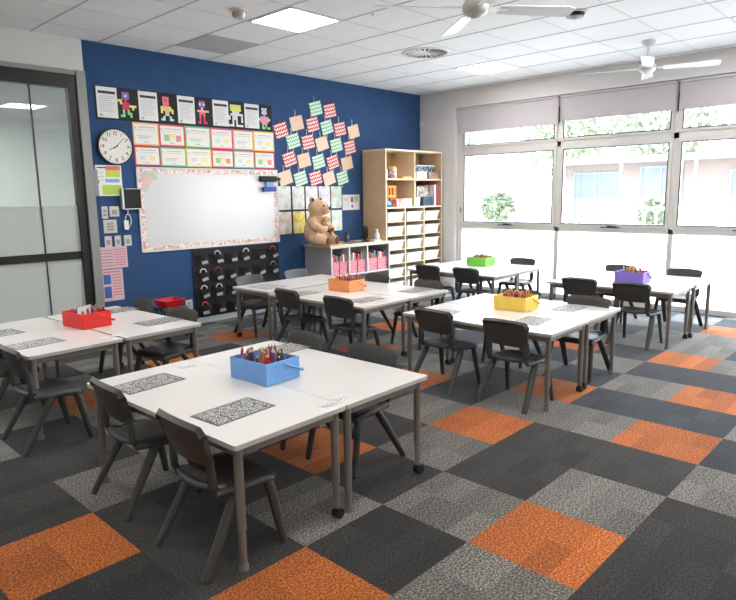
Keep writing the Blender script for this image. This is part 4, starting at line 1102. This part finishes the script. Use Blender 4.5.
# ------------------------------------------------------------------ ceiling fittings
def fan(x, y, zb, angs, label, R_=.74):
    t = empty('ceiling_fan', (x, y, H), 0, label, 'fan', 'white ceiling fans')
    z = zb-H
    m = MB(); m.lathe([(.075, 0), (.075, -.03), (.05, -.07), (.02, -.075)], 24); m.build('canopy', fan_m, t, True)
    m = MB(); m.tube([(0, 0, -.07), (0, 0, z+.06)], .014, 12); m.build('downrod', fan_m, t, True)
    m = MB(); m.lathe([(.04, z+.08), (.075, z+.06), (.095, z+.03), (.095, z-.01), (.08, z-.035), (.045, z-.05), (.035, z-.06), (0.005, z-.065)], 28); m.build('motor_housing', M('motor grey', (.80, .79, .78), .35, .2), t, True)
    for k, a in enumerate(angs):
        m = MB()
        def bl_(u, v):
            r_ = .17+(R_-.17)*u; w_ = (.055+.02*u)*(1-.35*max(0, (u-.93)/.07)**2)
            s_ = (2*v-1)*w_
            return (r_, s_, z+.0-s_*.22)
        m.shell(bl_, 12, 4, .005); m.xf(Matrix.Rotation(a, 4, 'Z'))
        b_ = m.build('blade', fan_m, t, True)
        m = MB(); m.box(.10, .24, -.018, .018, z-.003, z+.012); m.xf(Matrix.Rotation(a, 4, 'Z')); m.build('blade_bracket', fan_m, b_)
fan(1.70, 1.69, 2.965, [math.radians(a) for a in (142, 52, -38, -128)], 'white four-blade ceiling fan at the top centre, nearer one')
fan(5.58, 1.88, 3.08, [math.radians(a) for a in (110, 200, -70, 20)], 'white ceiling fan further right, in front of the blinds', .76)

t = empty('air_diffuser', (4.10, 4.045, H), 0, 'round swirl air vent with black slots in the ceiling', 'vent')
m = MB(); m.lathe([(.30, 0), (.29, -.012), (.265, -.014), (.262, -.002)], 36, cap=False); m.build('vent_ring', fan_m, t, True)
m = MB(); m.lathe([(.263, -.001), (.263, -.003)], 36); m.build('vent_recess', black_m, t)
m = MB()
for k in range(20):
    a = 2*PI*k/20; q_ = MB().box(.05, .258, -.009, .009, -.012, -.004); q_.xf(Matrix.Rotation(a, 4, 'Z') @ Matrix.Rotation(.3, 4, 'Z') @ Matrix.Rotation(.3, 4, 'X'))
    o_ = len(m.v); m.v += q_.v; m.f += [tuple(i+o_ for i in f) for f in q_.f]; m.m += [0]*len(q_.f)
m.lathe([(.06, -.004), (.05, -.014)], 20)
m.build('swirl_blades', fan_m, t)
t = empty('smoke_detector', (1.38, 4.13, H), 0, 'beige domed smoke detector on the ceiling left of the light panel', 'detector')
m = MB(); m.lathe([(.085, 0), (.085, -.02)], 24); m.build('detector_base', M('detector white', (.85, .83, .80), .5), t, True)
m = MB(); m.lathe([(.06, -.02), (.062, -.05), (.045, -.075), (.01, -.08)], 24); m.build('detector_head', M('detector beige', (.74, .70, .65), .5), t, True)
t = empty('camera_dome', (3.80, 1.95, H), 0, 'small black recessed ceiling fitting at the tip of the near fan blade', 'ceiling fitting')
m = MB(); m.lathe([(.125, 0), (.12, -.012), (.095, -.014)], 28); m.build('fitting_ring', M('detector white', (.85, .83, .80), .5), t, True)
m = MB(); m.lathe([(.095, -.014), (.085, -.045), (.03, -.06), (.005, -.062)], 24); m.build('fitting_dome', black_m, t, True)
m = MB(); m.lathe([(.03, 0), (.03, -.004), (.012, -.006), (.012, -.02)], 14)
tag(m.build('sprinkler_head', fan_m, None, True, loc=(2.40, 3.35, H)), 'tiny sprinkler rose on the ceiling between light panel and fan', 'sprinkler')
m = MB(); m.box(-.345, .345, -.34, .34, -.006, 0)
for k in range(23): m.box(-.33, .33, -.33+k*.029, -.325+k*.029+.004, -.010, -.006)
tag(m.build('return_air_grille', M('grille grey', (.70, .70, .71), .6), loc=(2.0, 5.43, H)), 'flat grey square air grille in the ceiling by the blue wall', 'vent')

# ------------------------------------------------------------------ light
w = bpy.data.worlds.new('World'); S.world = w; w.use_nodes = True
N = w.node_tree.nodes; L = w.node_tree.links; bg = N['Background']
tc = N.new('ShaderNodeTexCoord'); sp = N.new('ShaderNodeSeparateXYZ'); rmp = N.new('ShaderNodeValToRGB')
L.new(tc.outputs['Generated'], sp.inputs[0]); L.new(sp.outputs['Z'], rmp.inputs['Fac'])
rmp.color_ramp.elements[0].color = (1, 1, 1, 1); rmp.color_ramp.elements[1].color = (.72, .86, 1, 1); rmp.color_ramp.elements[1].position = .8
L.new(rmp.outputs['Color'], bg.inputs['Color']); bg.inputs['Strength'].default_value = 3.0
sun = bpy.data.lights.new('Sun', 'SUN'); sun.energy = 3.5; sun.angle = .02; sun.color = (1, .96, .9)
so = bpy.data.objects.new('Sun', sun); COL.objects.link(so)
d = V((.62, -.25, -.9)).normalized(); so.rotation_euler = d.to_track_quat('-Z', 'Y').to_euler(); so.location = (0, 0, 20)
for k in range(1):
    al = bpy.data.lights.new('window portal', 'AREA'); al.shape = 'RECTANGLE'; al.size = 7.5; al.size_y = 3.05
    al.cycles.is_portal = True
    ao = bpy.data.objects.new('window portal', al); COL.objects.link(ao); ao.location = (XW+.2, 1.63, 1.55)
    ao.rotation_euler = V((-1, 0, 0)).to_track_quat('-Z', 'Y').to_euler()

# ------------------------------------------------------------------ camera
cam = bpy.data.cameras.new('Camera'); co = bpy.data.objects.new('Camera', cam); COL.objects.link(co)
r = V((.68845, -.72512, -.01529)); u = V((.13085, .10344, .98599)); f = V((.71338, .6808, -.1661))
mt = Matrix(((r.x, u.x, -f.x, -2.31332), (r.y, u.y, -f.y, -1.02173), (r.z, u.z, -f.z, 1.65318), (0, 0, 0, 1)))
co.matrix_world = mt
cam.sensor_width = 36; cam.sensor_fit = 'HORIZONTAL'; cam.lens = 622.42/736*36; cam.clip_start = .05; cam.clip_end = 300
S.camera = co
S.view_settings.view_transform = 'Standard'; S.view_settings.look = 'None'; S.view_settings.gamma = 1
S.view_settings.exposure = 1.85
S.view_settings.use_curve_mapping = False
